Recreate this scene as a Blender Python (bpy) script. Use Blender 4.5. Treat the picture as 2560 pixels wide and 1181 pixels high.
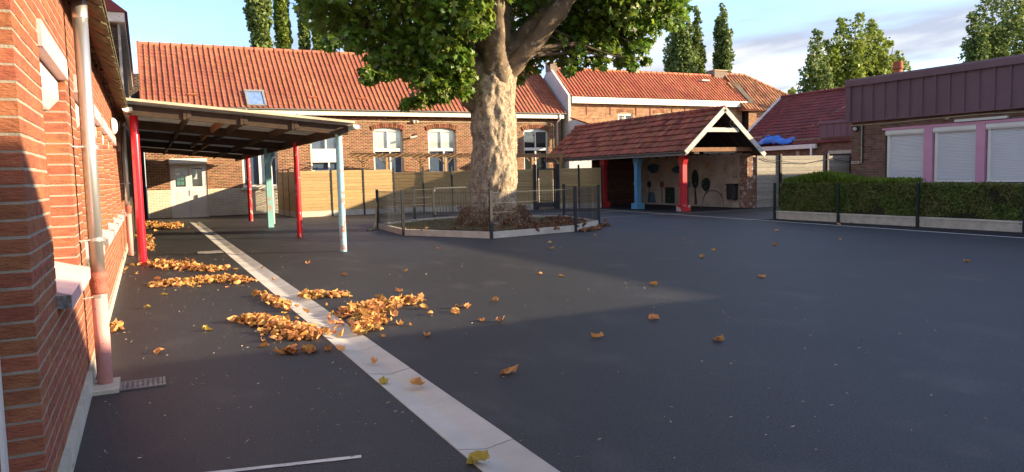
import bpy, math, random
import numpy as np
from mathutils import Vector, Matrix, noise

for _o in list(bpy.data.objects):
    bpy.data.objects.remove(_o)
sc = bpy.context.scene
COL = sc.collection
rnd = random.Random(7)
RNG = np.random.default_rng(11)

# ------------------------------------------------------------------ camera, sky, sun, exposure
CAM_R = np.array([[0.89701786, -0.44134828, -0.02388851],
                  [-0.05741431, -0.0627616, -0.99637572],
                  [0.43824943, 0.89513836, -0.08163798]])      # rows: right, down, forward
CAM_P = np.array([0.0, 0.0, 1.6])
cd = bpy.data.cameras.new('camera')
cam = bpy.data.objects.new('camera', cd)
COL.objects.link(cam)
r_, d_, f_ = CAM_R
cam.matrix_world = Matrix(((r_[0], -d_[0], -f_[0], CAM_P[0]), (r_[1], -d_[1], -f_[1], CAM_P[1]),
                           (r_[2], -d_[2], -f_[2], CAM_P[2]), (0, 0, 0, 1)))
cd.sensor_width = 36.0
cd.lens = 1861.9 / 2560 * 36
cd.clip_start = 0.05
cd.clip_end = 2000
sc.camera = cam

LIGHT = Vector((-1.0, 0.56, -0.305)).normalized()      # direction in which the sunlight travels
SUN_EL = math.asin(-LIGHT.z)
SUN_AZ = math.atan2(-LIGHT.x, -LIGHT.y)
world = bpy.data.worlds.new('World')
sc.world = world
world.use_nodes = True
wn, wl = world.node_tree.nodes, world.node_tree.links
wn.clear()
w_out = wn.new('ShaderNodeOutputWorld')
sky = wn.new('ShaderNodeTexSky')
sky.sky_type = 'NISHITA'
sky.sun_disc = False
sky.sun_elevation = SUN_EL
sky.sun_rotation = SUN_AZ
sky.air_density = 1.0
sky.dust_density = 0.6
sky.ozone_density = 3.2
bg_sky = wn.new('ShaderNodeBackground')
bg_sky.inputs['Strength'].default_value = 0.15
tint = wn.new('ShaderNodeMix'); tint.data_type = 'RGBA'; tint.blend_type = 'MULTIPLY'; tint.inputs['Factor'].default_value = 1.0
tint.inputs[7].default_value = (1.02, 0.97, 1.07, 1)
wl.new(sky.outputs[0], tint.inputs[6]); wl.new(tint.outputs[2], bg_sky.inputs[0])
# a layer of thin cloud: noise on the direction projected to a flat ceiling
tc = wn.new('ShaderNodeTexCoord')
sep = wn.new('ShaderNodeSeparateXYZ')
wl.new(tc.outputs['Generated'], sep.inputs[0])
def wmath(op, a, b=None):
    n = wn.new('ShaderNodeMath'); n.operation = op
    for i, x in enumerate((a, b)):
        if x is None: continue
        if isinstance(x, (int, float)): n.inputs[i].default_value = x
        else: wl.new(x, n.inputs[i])
    return n.outputs[0]
zz = wmath('ADD', wmath('MAXIMUM', sep.outputs[2], 0.0), 0.14)
cmb = wn.new('ShaderNodeCombineXYZ')
wl.new(wmath('DIVIDE', sep.outputs[0], zz), cmb.inputs[0])
wl.new(wmath('DIVIDE', sep.outputs[1], zz), cmb.inputs[1])
mp = wn.new('ShaderNodeMapping')
mp.inputs['Location'].default_value = (1.3, 0.35, 0)
mp.inputs['Rotation'].default_value = (0, 0, 0.35)
mp.inputs['Scale'].default_value = (0.75, 0.42, 1)
wl.new(cmb.outputs[0], mp.inputs[0])
nz = wn.new('ShaderNodeTexNoise')
nz.inputs['Scale'].default_value = 1.15
nz.inputs['Detail'].default_value = 9
nz.inputs['Roughness'].default_value = 0.56
nz.inputs['Distortion'].default_value = 0.35
wl.new(mp.outputs[0], nz.inputs['Vector'])
rmp = wn.new('ShaderNodeValToRGB')
rmp.color_ramp.elements[0].position = 0.43
rmp.color_ramp.elements[1].position = 0.58
wl.new(nz.outputs['Fac'], rmp.inputs[0])
nz2 = wn.new('ShaderNodeTexNoise')
nz2.inputs['Scale'].default_value = 2.1
nz2.inputs['Detail'].default_value = 6
wl.new(mp.outputs[0], nz2.inputs['Vector'])
rmp2 = wn.new('ShaderNodeValToRGB')
rmp2.color_ramp.elements[0].position = 0.42
rmp2.color_ramp.elements[0].color = (0.42, 0.42, 0.48, 1)
rmp2.color_ramp.elements[1].position = 0.58
rmp2.color_ramp.elements[1].color = (1.0, 0.95, 0.86, 1)
wl.new(nz2.outputs['Fac'], rmp2.inputs[0])
bg_cl = wn.new('ShaderNodeBackground')
bg_cl.inputs['Strength'].default_value = 0.48
wl.new(rmp2.outputs[0], bg_cl.inputs[0])
mixw = wn.new('ShaderNodeMixShader')
wl.new(wmath('MULTIPLY', rmp.outputs[0], 0.85), mixw.inputs[0])
wl.new(bg_sky.outputs[0], mixw.inputs[1])
wl.new(bg_cl.outputs[0], mixw.inputs[2])
wl.new(mixw.outputs[0], w_out.inputs[0])

sd = bpy.data.lights.new('sun', 'SUN')
sd.energy = 4.9
sd.angle = math.radians(0.53)
sd.color = (1.0, 0.79, 0.52)
sun = bpy.data.objects.new('sun', sd)
COL.objects.link(sun)
sun.rotation_euler = LIGHT.to_track_quat('-Z', 'Y').to_euler()
sun.location = (40, -20, 30)

sc.view_settings.view_transform = 'Standard'
sc.view_settings.look = 'None'
sc.view_settings.gamma = 1.0
sc.view_settings.use_curve_mapping = False
sc.view_settings.exposure = 1.5
sc.cycles.use_denoising = True
sc.cycles.max_bounces = 8
sc.cycles.transparent_max_bounces = 16

# ------------------------------------------------------------------ helpers: materials
def mat(name, c, c2=None, ns=2.0, rough=0.85, bump=0.0, bs=60.0, var=0.0, stretch=(1, 1, 1), spec=0.3, metal=0.0,
        transl=0.0, chips=None, lo=0.35, hi=0.65, hue=0.0, detail=6.0, fine=None):
    m = bpy.data.materials.new(name)
    m.use_nodes = True
    N, L = m.node_tree.nodes, m.node_tree.links
    b = N['Principled BSDF']
    b.inputs['Roughness'].default_value = rough
    b.inputs['Metallic'].default_value = metal
    b.inputs['Specular IOR Level'].default_value = spec
    geo = N.new('ShaderNodeNewGeometry')
    mpn = N.new('ShaderNodeMapping')
    mpn.inputs['Scale'].default_value = stretch
    L.new(geo.outputs['Position'], mpn.inputs[0])
    def nse(scale, det=detail, rg=0.55):
        n = N.new('ShaderNodeTexNoise')
        n.inputs['Scale'].default_value = scale; n.inputs['Detail'].default_value = det
        n.inputs['Roughness'].default_value = rg
        L.new(mpn.outputs[0], n.inputs['Vector'])
        return n.outputs['Fac']
    def ramp(src, a, bb):
        r = N.new('ShaderNodeMapRange')
        r.inputs['From Min'].default_value = a; r.inputs['From Max'].default_value = bb
        L.new(src, r.inputs['Value'])
        return r.outputs[0]
    def mix(f, a, bb):
        x = N.new('ShaderNodeMix'); x.data_type = 'RGBA'
        L.new(f, x.inputs['Factor'])
        for i, s in ((6, a), (7, bb)):
            if isinstance(s, tuple): x.inputs[i].default_value = (*s, 1)
            else: L.new(s, x.inputs[i])
        return x.outputs[2]
    if c2 is None: c2 = tuple(x * 0.85 for x in c)
    colr = mix(ramp(nse(ns), lo, hi), c, c2)
    if fine:                                    # fine grain: (scale, threshold low, high, colour)
        colr = mix(ramp(nse(fine[0], 2.0), fine[1], fine[2]), colr, fine[3])
    if var or hue:
        oi = N.new('ShaderNodeObjectInfo')
        a = N.new('ShaderNodeMath'); a.operation = 'ADD'
        L.new(oi.outputs['Random'], a.inputs[0]); L.new(geo.outputs['Random Per Island'], a.inputs[1])
        fr = N.new('ShaderNodeMath'); fr.operation = 'FRACT'; L.new(a.outputs[0], fr.inputs[0])
        hs = N.new('ShaderNodeHueSaturation')
        r = N.new('ShaderNodeMapRange'); r.inputs['To Min'].default_value = 1 - var; r.inputs['To Max'].default_value = 1 + var
        L.new(fr.outputs[0], r.inputs['Value']); L.new(r.outputs[0], hs.inputs['Value'])
        if hue:
            m7 = N.new('ShaderNodeMath'); m7.operation = 'MULTIPLY'; m7.inputs[1].default_value = 7.31; L.new(fr.outputs[0], m7.inputs[0])
            f2 = N.new('ShaderNodeMath'); f2.operation = 'FRACT'; L.new(m7.outputs[0], f2.inputs[0])
            r2 = N.new('ShaderNodeMapRange'); r2.inputs['To Min'].default_value = 0.5 - hue; r2.inputs['To Max'].default_value = 0.5 + hue
            L.new(f2.outputs[0], r2.inputs['Value']); L.new(r2.outputs[0], hs.inputs['Hue'])
        L.new(colr, hs.inputs['Color'])
        colr = hs.outputs[0]
    if chips:                                   # worn patches: (scale, low, high, colour)
        colr = mix(ramp(nse(chips[0], 5.0), chips[1], chips[2]), colr, chips[3])
    L.new(colr, b.inputs['Base Color'])
    if bump:
        bp = N.new('ShaderNodeBump')
        bp.inputs['Strength'].default_value = bump
        bp.inputs['Distance'].default_value = 0.02
        L.new(nse(bs, 4.0), bp.inputs['Height'])
        L.new(bp.outputs[0], b.inputs['Normal'])
    if transl:
        tr = N.new('ShaderNodeBsdfTranslucent')
        L.new(colr, tr.inputs['Color'])
        mx = N.new('ShaderNodeMixShader')
        mx.inputs[0].default_value = transl
        L.new(b.outputs[0], mx.inputs[1]); L.new(tr.outputs[0], mx.inputs[2])
        L.new(mx.outputs[0], N['Material Output'].inputs['Surface'])
    return m

def glass_mat(name, tint=(0.92, 0.95, 0.95), ior=1.5):
    m = bpy.data.materials.new(name)
    m.use_nodes = True
    N, L = m.node_tree.nodes, m.node_tree.links
    N.remove(N['Principled BSDF'])
    lw = N.new('ShaderNodeLayerWeight'); lw.inputs[0].default_value = 0.5
    pw = N.new('ShaderNodeMath'); pw.operation = 'POWER'; pw.inputs[1].default_value = 4.0; L.new(lw.outputs['Facing'], pw.inputs[0])
    fr = N.new('ShaderNodeMath'); fr.operation = 'MULTIPLY_ADD'; fr.inputs[1].default_value = 0.9; fr.inputs[2].default_value = (ior - 1) * 0.14; L.new(pw.outputs[0], fr.inputs[0])
    t = N.new('ShaderNodeBsdfTransparent'); t.inputs[0].default_value = (*tint, 1)
    g = N.new('ShaderNodeBsdfGlossy'); g.inputs['Roughness'].default_value = 0.02
    x = N.new('ShaderNodeMixShader')
    L.new(fr.outputs[0], x.inputs[0]); L.new(t.outputs[0], x.inputs[1]); L.new(g.outputs[0], x.inputs[2])
    L.new(x.outputs[0], N['Material Output'].inputs['Surface'])
    return m

# ------------------------------------------------------------------ helpers: objects
W = {}
def empty(name, loc, label=None, cat=None, group=None, kind=None):
    o = bpy.data.objects.new(name, None)
    COL.objects.link(o)
    o.location = loc
    o.empty_display_size = 0.2
    W[o] = Vector(loc)
    tag(o, label, cat, group, kind)
    return o
def tag(o, label=None, cat=None, group=None, kind=None):
    for k, v in (('label', label), ('category', cat), ('group', group), ('kind', kind)):
        if v: o[k] = v
    return o
def link(o, parent=None, loc=(0, 0, 0)):
    COL.objects.link(o)
    loc = Vector(loc)
    W[o] = loc
    if parent is not None:
        o.parent = parent
        o.location = loc - W[parent]
    else:
        o.location = loc
    return o

def sub(name, parent, loc):
    o = bpy.data.objects.new(name, None)
    o.empty_display_size = 0.2
    return link(o, parent, loc)

class G:
    """collects faces for one mesh object, in world coordinates"""
    def __init__(s): s.v = []; s.f = []
    def add(s, vs, fs):
        k = len(s.v); s.v += [tuple(p) for p in vs]; s.f += [tuple(i + k for i in f) for f in fs]; return s
    def box(s, x0, x1, y0, y1, z0, z1):
        return s.add([(x0, y0, z0), (x1, y0, z0), (x1, y1, z0), (x0, y1, z0), (x0, y0, z1), (x1, y0, z1), (x1, y1, z1), (x0, y1, z1)],
                     [(3, 2, 1, 0), (4, 5, 6, 7), (0, 1, 5, 4), (1, 2, 6, 5), (2, 3, 7, 6), (3, 0, 4, 7)])
    def beam(s, p, q, w, h, up=(0, 0, 1)):
        p, q, up = Vector(p), Vector(q), Vector(up)
        d = (q - p).normalized(); a = d.cross(up).normalized() * (w / 2); b = a.cross(d).normalized() * (h / 2)
        vs = [p - a - b, p + a - b, p + a + b, p - a + b, q - a - b, q + a - b, q + a + b, q - a + b]
        return s.add(vs, [(0, 1, 2, 3), (7, 6, 5, 4), (0, 4, 5, 1), (1, 5, 6, 2), (2, 6, 7, 3), (3, 7, 4, 0)])
    def tube(s, pts, rad, n=10, cap=True):
        pts = [Vector(p) for p in pts]
        if not isinstance(rad, (list, tuple)): rad = [rad] * len(pts)
        rings = []; ref = Vector((0.31, 0.95, 0.02))
        for i, p in enumerate(pts):
            d = (pts[min(i + 1, len(pts) - 1)] - pts[max(i - 1, 0)]).normalized()
            r = ref if abs(d.dot(ref)) < 0.9 else Vector((1, 0, 0))
            a = d.cross(r).normalized(); b = d.cross(a)
            rings.append([p + (a * math.cos(t) + b * math.sin(t)) * rad[i] for t in [2 * math.pi * k / n for k in range(n)]])
        vs = [v for r in rings for v in r]; fs = []
        for i in range(len(pts) - 1):
            for k in range(n):
                fs.append((i * n + k, i * n + (k + 1) % n, (i + 1) * n + (k + 1) % n, (i + 1) * n + k))
        if cap: fs.append(tuple(range(n - 1, -1, -1))); fs.append(tuple((len(pts) - 1) * n + k for k in range(n)))
        return s.add(vs, fs)
    def poly(s, pts, off):
        """flat polygon extruded by vector off"""
        pts = [Vector(p) for p in pts]; off = Vector(off); n = len(pts)
        vs = pts + [p + off for p in pts]
        fs = [tuple(range(n)), tuple(range(2 * n - 1, n - 1, -1))] + [(i, (i + 1) % n + 0, (i + 1) % n + n, i + n) for i in range(n)]
        return s.add(vs, [f if k < 2 else f[::-1] for k, f in enumerate(fs)])
    def quad(s, a, b, c, d): return s.add([a, b, c, d], [(0, 1, 2, 3)])
    def build(s, name, m, parent=None, smooth=False, origin=None):
        me = bpy.data.meshes.new(name)
        o0 = Vector(origin) if origin is not None else Vector((0, 0, 0))
        me.from_pydata([tuple(Vector(p) - o0) for p in s.v] if origin is not None else s.v, [], s.f)
        me.materials.append(m)
        if smooth: me.polygons.foreach_set('use_smooth', [True] * len(me.polygons))
        me.update()
        return link(bpy.data.objects.new(name, me), parent, o0)

def raw_mesh(name, V, lt, li, m, smooth=False):
    """fast mesh from numpy: vertices, loop totals, loop vertex indices"""
    me = bpy.data.meshes.new(name)
    me.vertices.add(len(V)); me.vertices.foreach_set('co', np.ascontiguousarray(V, dtype=np.float32).ravel())
    me.loops.add(len(li)); me.loops.foreach_set('vertex_index', np.ascontiguousarray(li, dtype=np.int32))
    me.polygons.add(len(lt))
    ls = np.concatenate([[0], np.cumsum(lt)[:-1]]).astype(np.int32)
    me.polygons.foreach_set('loop_start', ls); me.polygons.foreach_set('loop_total', np.asarray(lt, dtype=np.int32))
    if smooth: me.polygons.foreach_set('use_smooth', np.ones(len(lt), dtype=bool))
    me.materials.append(m)
    me.update(calc_edges=True)
    return me
def joined(name, base, T, m, parent=None, smooth=False, origin=(0, 0, 0)):
    """one mesh holding a copy of base (verts, faces) for every 4x4 in T"""
    bv = np.array(base[0], float); T = np.asarray(T, float)
    V = (np.einsum('nij,kj->nki', T[:, :3, :3], bv) + T[:, None, :3, 3]).reshape(-1, 3)
    lt1 = np.array([len(f) for f in base[1]]); li1 = np.array([i for f in base[1] for i in f])
    n = len(T)
    li = (li1[None, :] + (np.arange(n) * len(bv))[:, None]).ravel()
    me = raw_mesh(name, V - np.array(origin), np.tile(lt1, n), li, m, smooth)
    return link(bpy.data.objects.new(name, me), parent, origin)
def in_view(P, mx=60):
    c = (np.asarray(P) - CAM_P) @ CAM_R.T
    z = np.maximum(c[:, 2], 1e-3)
    px = 1280 + 1861.9 * c[:, 0] / z; py = 590.5 + 1861.9 * c[:, 1] / z
    return (c[:, 2] > 0.1) & (px > -mx) & (px < 2560 + mx) & (py > -mx) & (py < 1181 + mx), px, py, c[:, 2]
def pieces(name, rest, base, T, m, parent, nmax=300, seen=None, smooth=False):
    """the nmax pieces that show largest become parts of their own, the rest one joined part"""
    T = np.asarray(T, float)
    ok, px, py, dz = in_view(T[:, :3, 3])
    if seen is not None: ok &= np.array([bool(seen(px[i], py[i], T[i, :3, 3])) for i in range(len(T))])
    order = np.argsort(np.where(ok, dz, 1e6))
    pick = [i for i in order[:nmax] if ok[i]]
    me = bpy.data.meshes.new(name)
    me.from_pydata(base[0], [], base[1]); me.materials.append(m)
    if smooth: me.polygons.foreach_set('use_smooth', [True] * len(me.polygons))
    off = W[parent]
    for i in pick:
        o = bpy.data.objects.new(name, me)
        COL.objects.link(o)
        o.parent = parent
        t = T[i].copy(); t[:3, 3] -= np.array(off)
        o.matrix_basis = Matrix(t.tolist())
    left = np.setdiff1d(np.arange(len(T)), pick)
    if len(left):
        j = joined(rest, base, T[left], m, parent, smooth)
        j['kind'] = 'stuff'
    return pick

def brick_base(L, D, H, ch=0.004):
    a, c = L / 2, H / 2
    v = [(-a, -ch, -c), (a, -ch, -c), (a, -ch, c), (-a, -ch, c), (-a + ch, 0, -c + ch), (a - ch, 0, -c + ch), (a - ch, 0, c - ch), (-a + ch, 0, c - ch),
         (-a, -D, -c), (a, -D, -c), (a, -D, c), (-a, -D, c)]
    f = [(7, 6, 5, 4), (4, 5, 1, 0), (5, 6, 2, 1), (6, 7, 3, 2), (7, 4, 0, 3), (0, 1, 9, 8), (1, 2, 10, 9), (2, 3, 11, 10), (3, 0, 8, 11)]
    return v, [t[::-1] for t in f]
def brick_T(o, u, n, length, z0, z1, openings, L=0.22, H=0.065, gap=0.011, seed=0, jit=0.002, half=True):
    """transforms of bricks on the plane through o with in-plane axis u and outward normal n; openings: f(z)->(a,b) or None"""
    rr = np.random.default_rng(seed)
    u = np.array(u, float); n = np.array(n, float); o = np.array(o, float)
    out = []
    rows = int((z1 - z0) / (H + gap) + 1e-6)
    for r in range(rows):
        z = z0 + (r + 0.5) * (H + gap)
        ivs = [(0.0, length)]
        for op in openings:
            q = op(z)
            if q is None: continue
            nv = []
            for a, b in ivs:
                if q[1] <= a or q[0] >= b: nv.append((a, b)); continue
                if q[0] > a: nv.append((a, q[0]))
                if q[1] < b: nv.append((q[1], b))
            ivs = nv
        for a, b in ivs:
            x = math.floor(a / (L + gap)) * (L + gap) - (0.5 * (L + gap) if r % 2 else 0)
            while x < b:
                p, q = max(x + gap / 2, a), min(x + L + gap / 2, b)
                if x < a + gap: p = a
                if x + L + gap / 2 > b: q = b
                if q - p > 0.012:
                    T = np.eye(4)
                    T[:3, 0] = u * ((q - p) / L); T[:3, 1] = n; T[:3, 2] = (0, 0, 1)
                    T[:3, 3] = o + u * ((p + q) / 2) + n * abs(rr.normal(0, jit)) + np.array((0, 0, z + rr.normal(0, 0.0012)))
                    out.append(T)
                x += L + gap
    return out
def rect(a, b, c, d): return lambda z: (a, b) if c < z < d else None
def arch(a, b, c, sp, rise):
    """opening with a segmental head whose outer edge rises from sp to sp+rise"""
    def f(z):
        if c < z <= sp: return (a, b)
        if sp < z < sp + rise:
            k = math.sqrt(max(0.0, 1 - (z - sp) / rise)); m_, h = (a + b) / 2, (b - a) / 2 * k
            return (m_ - h, m_ + h)
        return None
    return f
def core(o, u, n, length, z0, z1, thick, holes, inset=0.006):
    """mortar body behind the bricks: boxes round rectangular holes"""
    g = G(); u = Vector(u); n = Vector(n); o = Vector(o)
    xs = sorted({inset, length - inset, *[h[0] - inset for h in holes], *[h[1] + inset for h in holes]})
    for a, b in zip(xs, xs[1:]):
        if b - a < 1e-6 or a < 0 or b > length: continue
        mid = (a + b) / 2
        cuts = sorted([(max(z0, h[2] - inset), min(z1, h[3] + inset)) for h in holes if h[0] - inset < mid < h[1] + inset])
        z = z0; segs = []
        for c, d in cuts:
            if c > z: segs.append((z, c))
            z = max(z, d)
        if z < z1: segs.append((z, z1))
        for c, d in segs:
            p = [o + u * a - n * inset, o + u * b - n * inset, o + u * b - n * thick, o + u * a - n * thick]
            vs = [q + Vector((0, 0, c)) for q in p] + [q + Vector((0, 0, d)) for q in p]
            fs = [(3, 2, 1, 0), (4, 5, 6, 7), (0, 1, 5, 4), (1, 2, 6, 5), (2, 3, 7, 6), (3, 0, 4, 7)]
            g.add(vs, fs)
    return g
def tile_base(w, l, prof, tilt=0.02, th=0.018):
    """one roof tile: profile (x, z) across, length l up the slope, lower end lifted"""
    n = len(prof); v = []; f = []
    for x, z in prof: v.append((x * w, 0, z + tilt))
    for x, z in prof: v.append((x * w, l, z))
    for x, z in prof: v.append((x * w, 0, z + tilt - th))
    for i in range(n - 1):
        f.append((i, i + 1, n + i + 1, n + i)); f.append((i + 1, i, 2 * n + i, 2 * n + i + 1))
    return v, f
ROLL = [(0.0, -0.012), (0.02, 0.036), (0.10, 0.048), (0.21, 0.038), (0.32, 0.010), (0.65, 0.002), (1.0, 0.0)]
FLAT = [(0.0, 0.02), (0.08, 0.022), (0.14, 0.006), (0.5, 0.004), (0.86, 0.006), (0.92, 0.018), (1.0, 0.016)]
def roof_T(o, U, V, nu, nv, w, gauge, seed=0, clip=None, jit=0.004):
    rr = np.random.default_rng(seed)
    U = np.array(Vector(U).normalized()); V = np.array(Vector(V).normalized()); N = np.cross(U, V)
    out = []
    for j in range(nv):
        for i in range(nu):
            if clip and not clip((i + 0.5) * w, (j + 0.5) * gauge): continue
            T = np.eye(4); T[:3, 0] = U; T[:3, 1] = V; T[:3, 2] = N
            T[:3, 3] = np.array(o) + U * (i * w + rr.normal(0, jit * 0.6)) + V * (j * gauge + rr.normal(0, jit)) + N * (abs(rr.normal(0, jit)) + 0.035 * noise.noise(Vector((i * w * 0.35, j * gauge * 0.5, seed))))
            out.append(T)
    return out

# ------------------------------------------------------------------ materials
m_asph = mat('asphalt', (0.0104, 0.0111, 0.0130), (0.0164, 0.0170, 0.0188), ns=0.5, rough=0.60, bump=0.45, bs=120, spec=0.5,
             fine=(110, 0.54, 0.72, (0.075, 0.076, 0.08)), chips=(1.6, 0.56, 0.9, (0.062, 0.060, 0.057)), stretch=(1, 0.6, 1))
m_asph_new = mat('fresh_asphalt', (0.010, 0.010, 0.012), (0.016, 0.016, 0.018), ns=0.8, rough=0.85, bump=0.5, bs=170, fine=(260, 0.62, 0.8, (0.06, 0.06, 0.06)))
m_conc = mat('drain_concrete', (0.50, 0.48, 0.43), (0.38, 0.365, 0.33), ns=1.3, rough=0.9, bump=0.15, bs=120, var=0.07, fine=(220, 0.6, 0.75, (0.25, 0.23, 0.21)))
m_paint = mat('road_paint', (0.62, 0.60, 0.56), (0.40, 0.39, 0.37), ns=9, rough=0.8, chips=(30, 0.62, 0.72, (0.09, 0.09, 0.09)))
m_paint_cream = mat('cream_paint', (0.50, 0.45, 0.34), (0.30, 0.28, 0.22), ns=9, rough=0.8, chips=(30, 0.6, 0.7, (0.09, 0.09, 0.09)))
m_brick_o = mat('orange_brick', (0.36, 0.134, 0.068), (0.27, 0.090, 0.047), ns=7, rough=0.9, bump=0.75, bs=26, var=0.13, hue=0.010, stretch=(1.5, 1.5, 5), chips=(3.5, 0.56, 0.80, (0.20, 0.085, 0.055)))
m_mortar = mat('grey_mortar', (0.36, 0.32, 0.25), (0.27, 0.24, 0.19), ns=8, rough=0.95, bump=0.4, bs=130)
m_plinth = mat('cream_render', (0.55, 0.50, 0.39), (0.42, 0.39, 0.31), ns=6, rough=0.95, bump=0.3, bs=60, chips=(9, 0.66, 0.7, (0.12, 0.11, 0.10)))
m_pinkwhite = mat('pale_pink_paint', (0.70, 0.45, 0.43), (0.60, 0.37, 0.36), ns=5, rough=0.7, bump=0.1, bs=40, chips=(12, 0.7, 0.74, (0.5, 0.42, 0.36)))
m_stone = mat('grey_stone', (0.30, 0.29, 0.27), (0.12, 0.12, 0.11), ns=40, rough=0.95, bump=0.6, bs=70)
m_white = mat('white_pvc', (0.80, 0.78, 0.72), (0.74, 0.71, 0.64), ns=1.5, rough=0.45, spec=0.5)
m_white_dirty = mat('weathered_white_paint', (0.62, 0.60, 0.55), (0.42, 0.40, 0.36), ns=4, rough=0.8, chips=(14, 0.62, 0.7, (0.22, 0.20, 0.18)))
m_zinc = mat('zinc', (0.70, 0.69, 0.65), (0.56, 0.55, 0.52), ns=3, rough=0.33, metal=0.8, stretch=(3, 3, 0.6), spec=0.5)
m_pink_iron = mat('pink_cast_iron', (0.72, 0.36, 0.33), (0.64, 0.31, 0.28), ns=3, rough=0.75, bump=0.15, bs=40, chips=(16, 0.66, 0.72, (0.16, 0.06, 0.05)))
m_rust = mat('red_oxide', (0.42, 0.14, 0.10), (0.30, 0.09, 0.06), ns=14, rough=0.85, bump=0.4, bs=70)
m_dark_wood = mat('dark_stained_wood', (0.062, 0.038, 0.023), (0.036, 0.023, 0.015), ns=6, rough=0.75, bump=0.3, bs=30, stretch=(1, 1, 4), var=0.12)
m_warm_wood = mat('orange_brown_wood', (0.26, 0.12, 0.05), (0.17, 0.075, 0.03), ns=6, rough=0.7, bump=0.2, bs=30, var=0.2)
m_soffit = mat('brown_soffit_boards', (0.24, 0.12, 0.07), (0.16, 0.08, 0.05), ns=5, rough=0.8, var=0.15, bump=0.2, bs=40)
m_moss = mat('mossy_tile_edge', (0.20, 0.17, 0.11), (0.09, 0.09, 0.05), ns=14, rough=0.95, bump=0.6, bs=60, var=0.15)
m_rag = mat('rotten_filler', (0.22, 0.13, 0.08), (0.09, 0.055, 0.035), ns=18, rough=0.95, bump=0.8, bs=50)
m_red = mat('red_pole_paint', (0.62, 0.016, 0.035), (0.56, 0.014, 0.03), ns=2, rough=0.25, spec=0.6, chips=(26, 0.72, 0.73, (0.55, 0.40, 0.36)))
m_red_worn = mat('worn_red_paint', (0.60, 0.02, 0.03), (0.50, 0.018, 0.028), ns=2, rough=0.4, spec=0.4, chips=(9, 0.60, 0.62, (0.50, 0.38, 0.33)), stretch=(1, 1, 0.45))
m_blue = mat('pale_blue_paint', (0.30, 0.54, 0.62), (0.26, 0.48, 0.56), ns=3, rough=0.5, chips=(8, 0.59, 0.61, (0.45, 0.20, 0.17)), stretch=(1, 1, 0.5))
m_teal = mat('turquoise_paint', (0.25, 0.52, 0.53), (0.21, 0.46, 0.47), ns=2, rough=0.5, chips=(6, 0.60, 0.62, (0.42, 0.28, 0.22)), stretch=(1, 1, 0.5))
m_blue2 = mat('blue_post_paint', (0.13, 0.36, 0.55), (0.11, 0.31, 0.48), ns=3, rough=0.5, chips=(11, 0.62, 0.65, (0.25, 0.16, 0.13)), stretch=(1, 1, 0.5))
m_sheet = mat('grey_roof_sheet', (0.52, 0.50, 0.45), (0.36, 0.35, 0.32), ns=1.5, rough=0.8, transl=0.55, chips=(5, 0.6, 0.75, (0.12, 0.11, 0.10)))
m_cream_edge = mat('cream_edge_trim', (0.55, 0.48, 0.33), (0.38, 0.34, 0.24), ns=3, rough=0.8)
m_brick_b = mat('old_brown_brick', (0.27, 0.112, 0.060), (0.15, 0.058, 0.034), ns=5, rough=0.92, bump=0.5, bs=40, var=0.36, hue=0.018)
m_brick_h = mat('pale_old_brick', (0.40, 0.205, 0.105), (0.27, 0.125, 0.066), ns=5, rough=0.92, bump=0.4, bs=40, var=0.3, hue=0.015)
m_mortar_y = mat('pale_yellow_mortar', (0.56, 0.43, 0.26), (0.44, 0.33, 0.20), ns=3, rough=0.95)
m_whitebrick = mat('white_painted_brick', (0.74, 0.69, 0.57), (0.62, 0.57, 0.46), ns=2, rough=0.85, bump=0.3, bs=40, var=0.04, chips=(7, 0.68, 0.72, (0.35, 0.27, 0.19)))
m_brick_dark = mat('shade_dark_brick', (0.085, 0.06, 0.045), (0.05, 0.038, 0.03), ns=3, rough=0.95, bump=0.4, bs=50, var=0.3)  # shade on the tall house is painted into this brick colour
m_mortar_d = mat('dark_mortar', (0.15, 0.12, 0.09), (0.09, 0.075, 0.06), ns=3, rough=0.95)
m_tile = mat('orange_roof_tile', (0.33, 0.115, 0.064), (0.25, 0.082, 0.048), ns=0.6, rough=0.8, bump=0.12, bs=50, var=0.10, hue=0.008)
m_tile2 = mat('bright_orange_tile', (0.40, 0.125, 0.065), (0.34, 0.100, 0.050), ns=1.2, rough=0.8, var=0.10, hue=0.010)
m_tile3 = mat('weathered_ochre_tile', (0.40, 0.18, 0.085), (0.23, 0.10, 0.055), ns=1.5, rough=0.85, var=0.25, hue=0.014)
m_tile4 = mat('dark_red_tile', (0.185, 0.042, 0.038), (0.135, 0.032, 0.03), ns=1.5, rough=0.7, var=0.14, hue=0.006)
m_tile5 = mat('old_red_brown_tile', (0.36, 0.105, 0.052), (0.22, 0.062, 0.036), ns=2.2, rough=0.75, bump=0.2, bs=40, var=0.35, hue=0.012, chips=(6, 0.64, 0.72, (0.10, 0.05, 0.04)))
m_underroof = mat('dark_roof_underside', (0.05, 0.04, 0.035), (0.03, 0.025, 0.02), ns=3, rough=0.95)
m_fascia = mat('cream_fascia', (0.82, 0.77, 0.64), (0.76, 0.71, 0.58), ns=0.6, rough=0.5, spec=0.4)
m_gutter_grey = mat('grey_gutter', (0.30, 0.29, 0.27), (0.22, 0.22, 0.21), ns=3, rough=0.6, spec=0.4)
m_glass = glass_mat('window_glass')
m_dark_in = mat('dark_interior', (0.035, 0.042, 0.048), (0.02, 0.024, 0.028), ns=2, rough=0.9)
m_blind = mat('white_blind', (0.80, 0.78, 0.72), (0.70, 0.68, 0.63), ns=1.2, rough=0.8)
m_blue_in = mat('blue_grey_curtain', (0.16, 0.21, 0.30), (0.10, 0.13, 0.20), ns=3, rough=0.9, stretch=(8, 1, 0.4))
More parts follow.
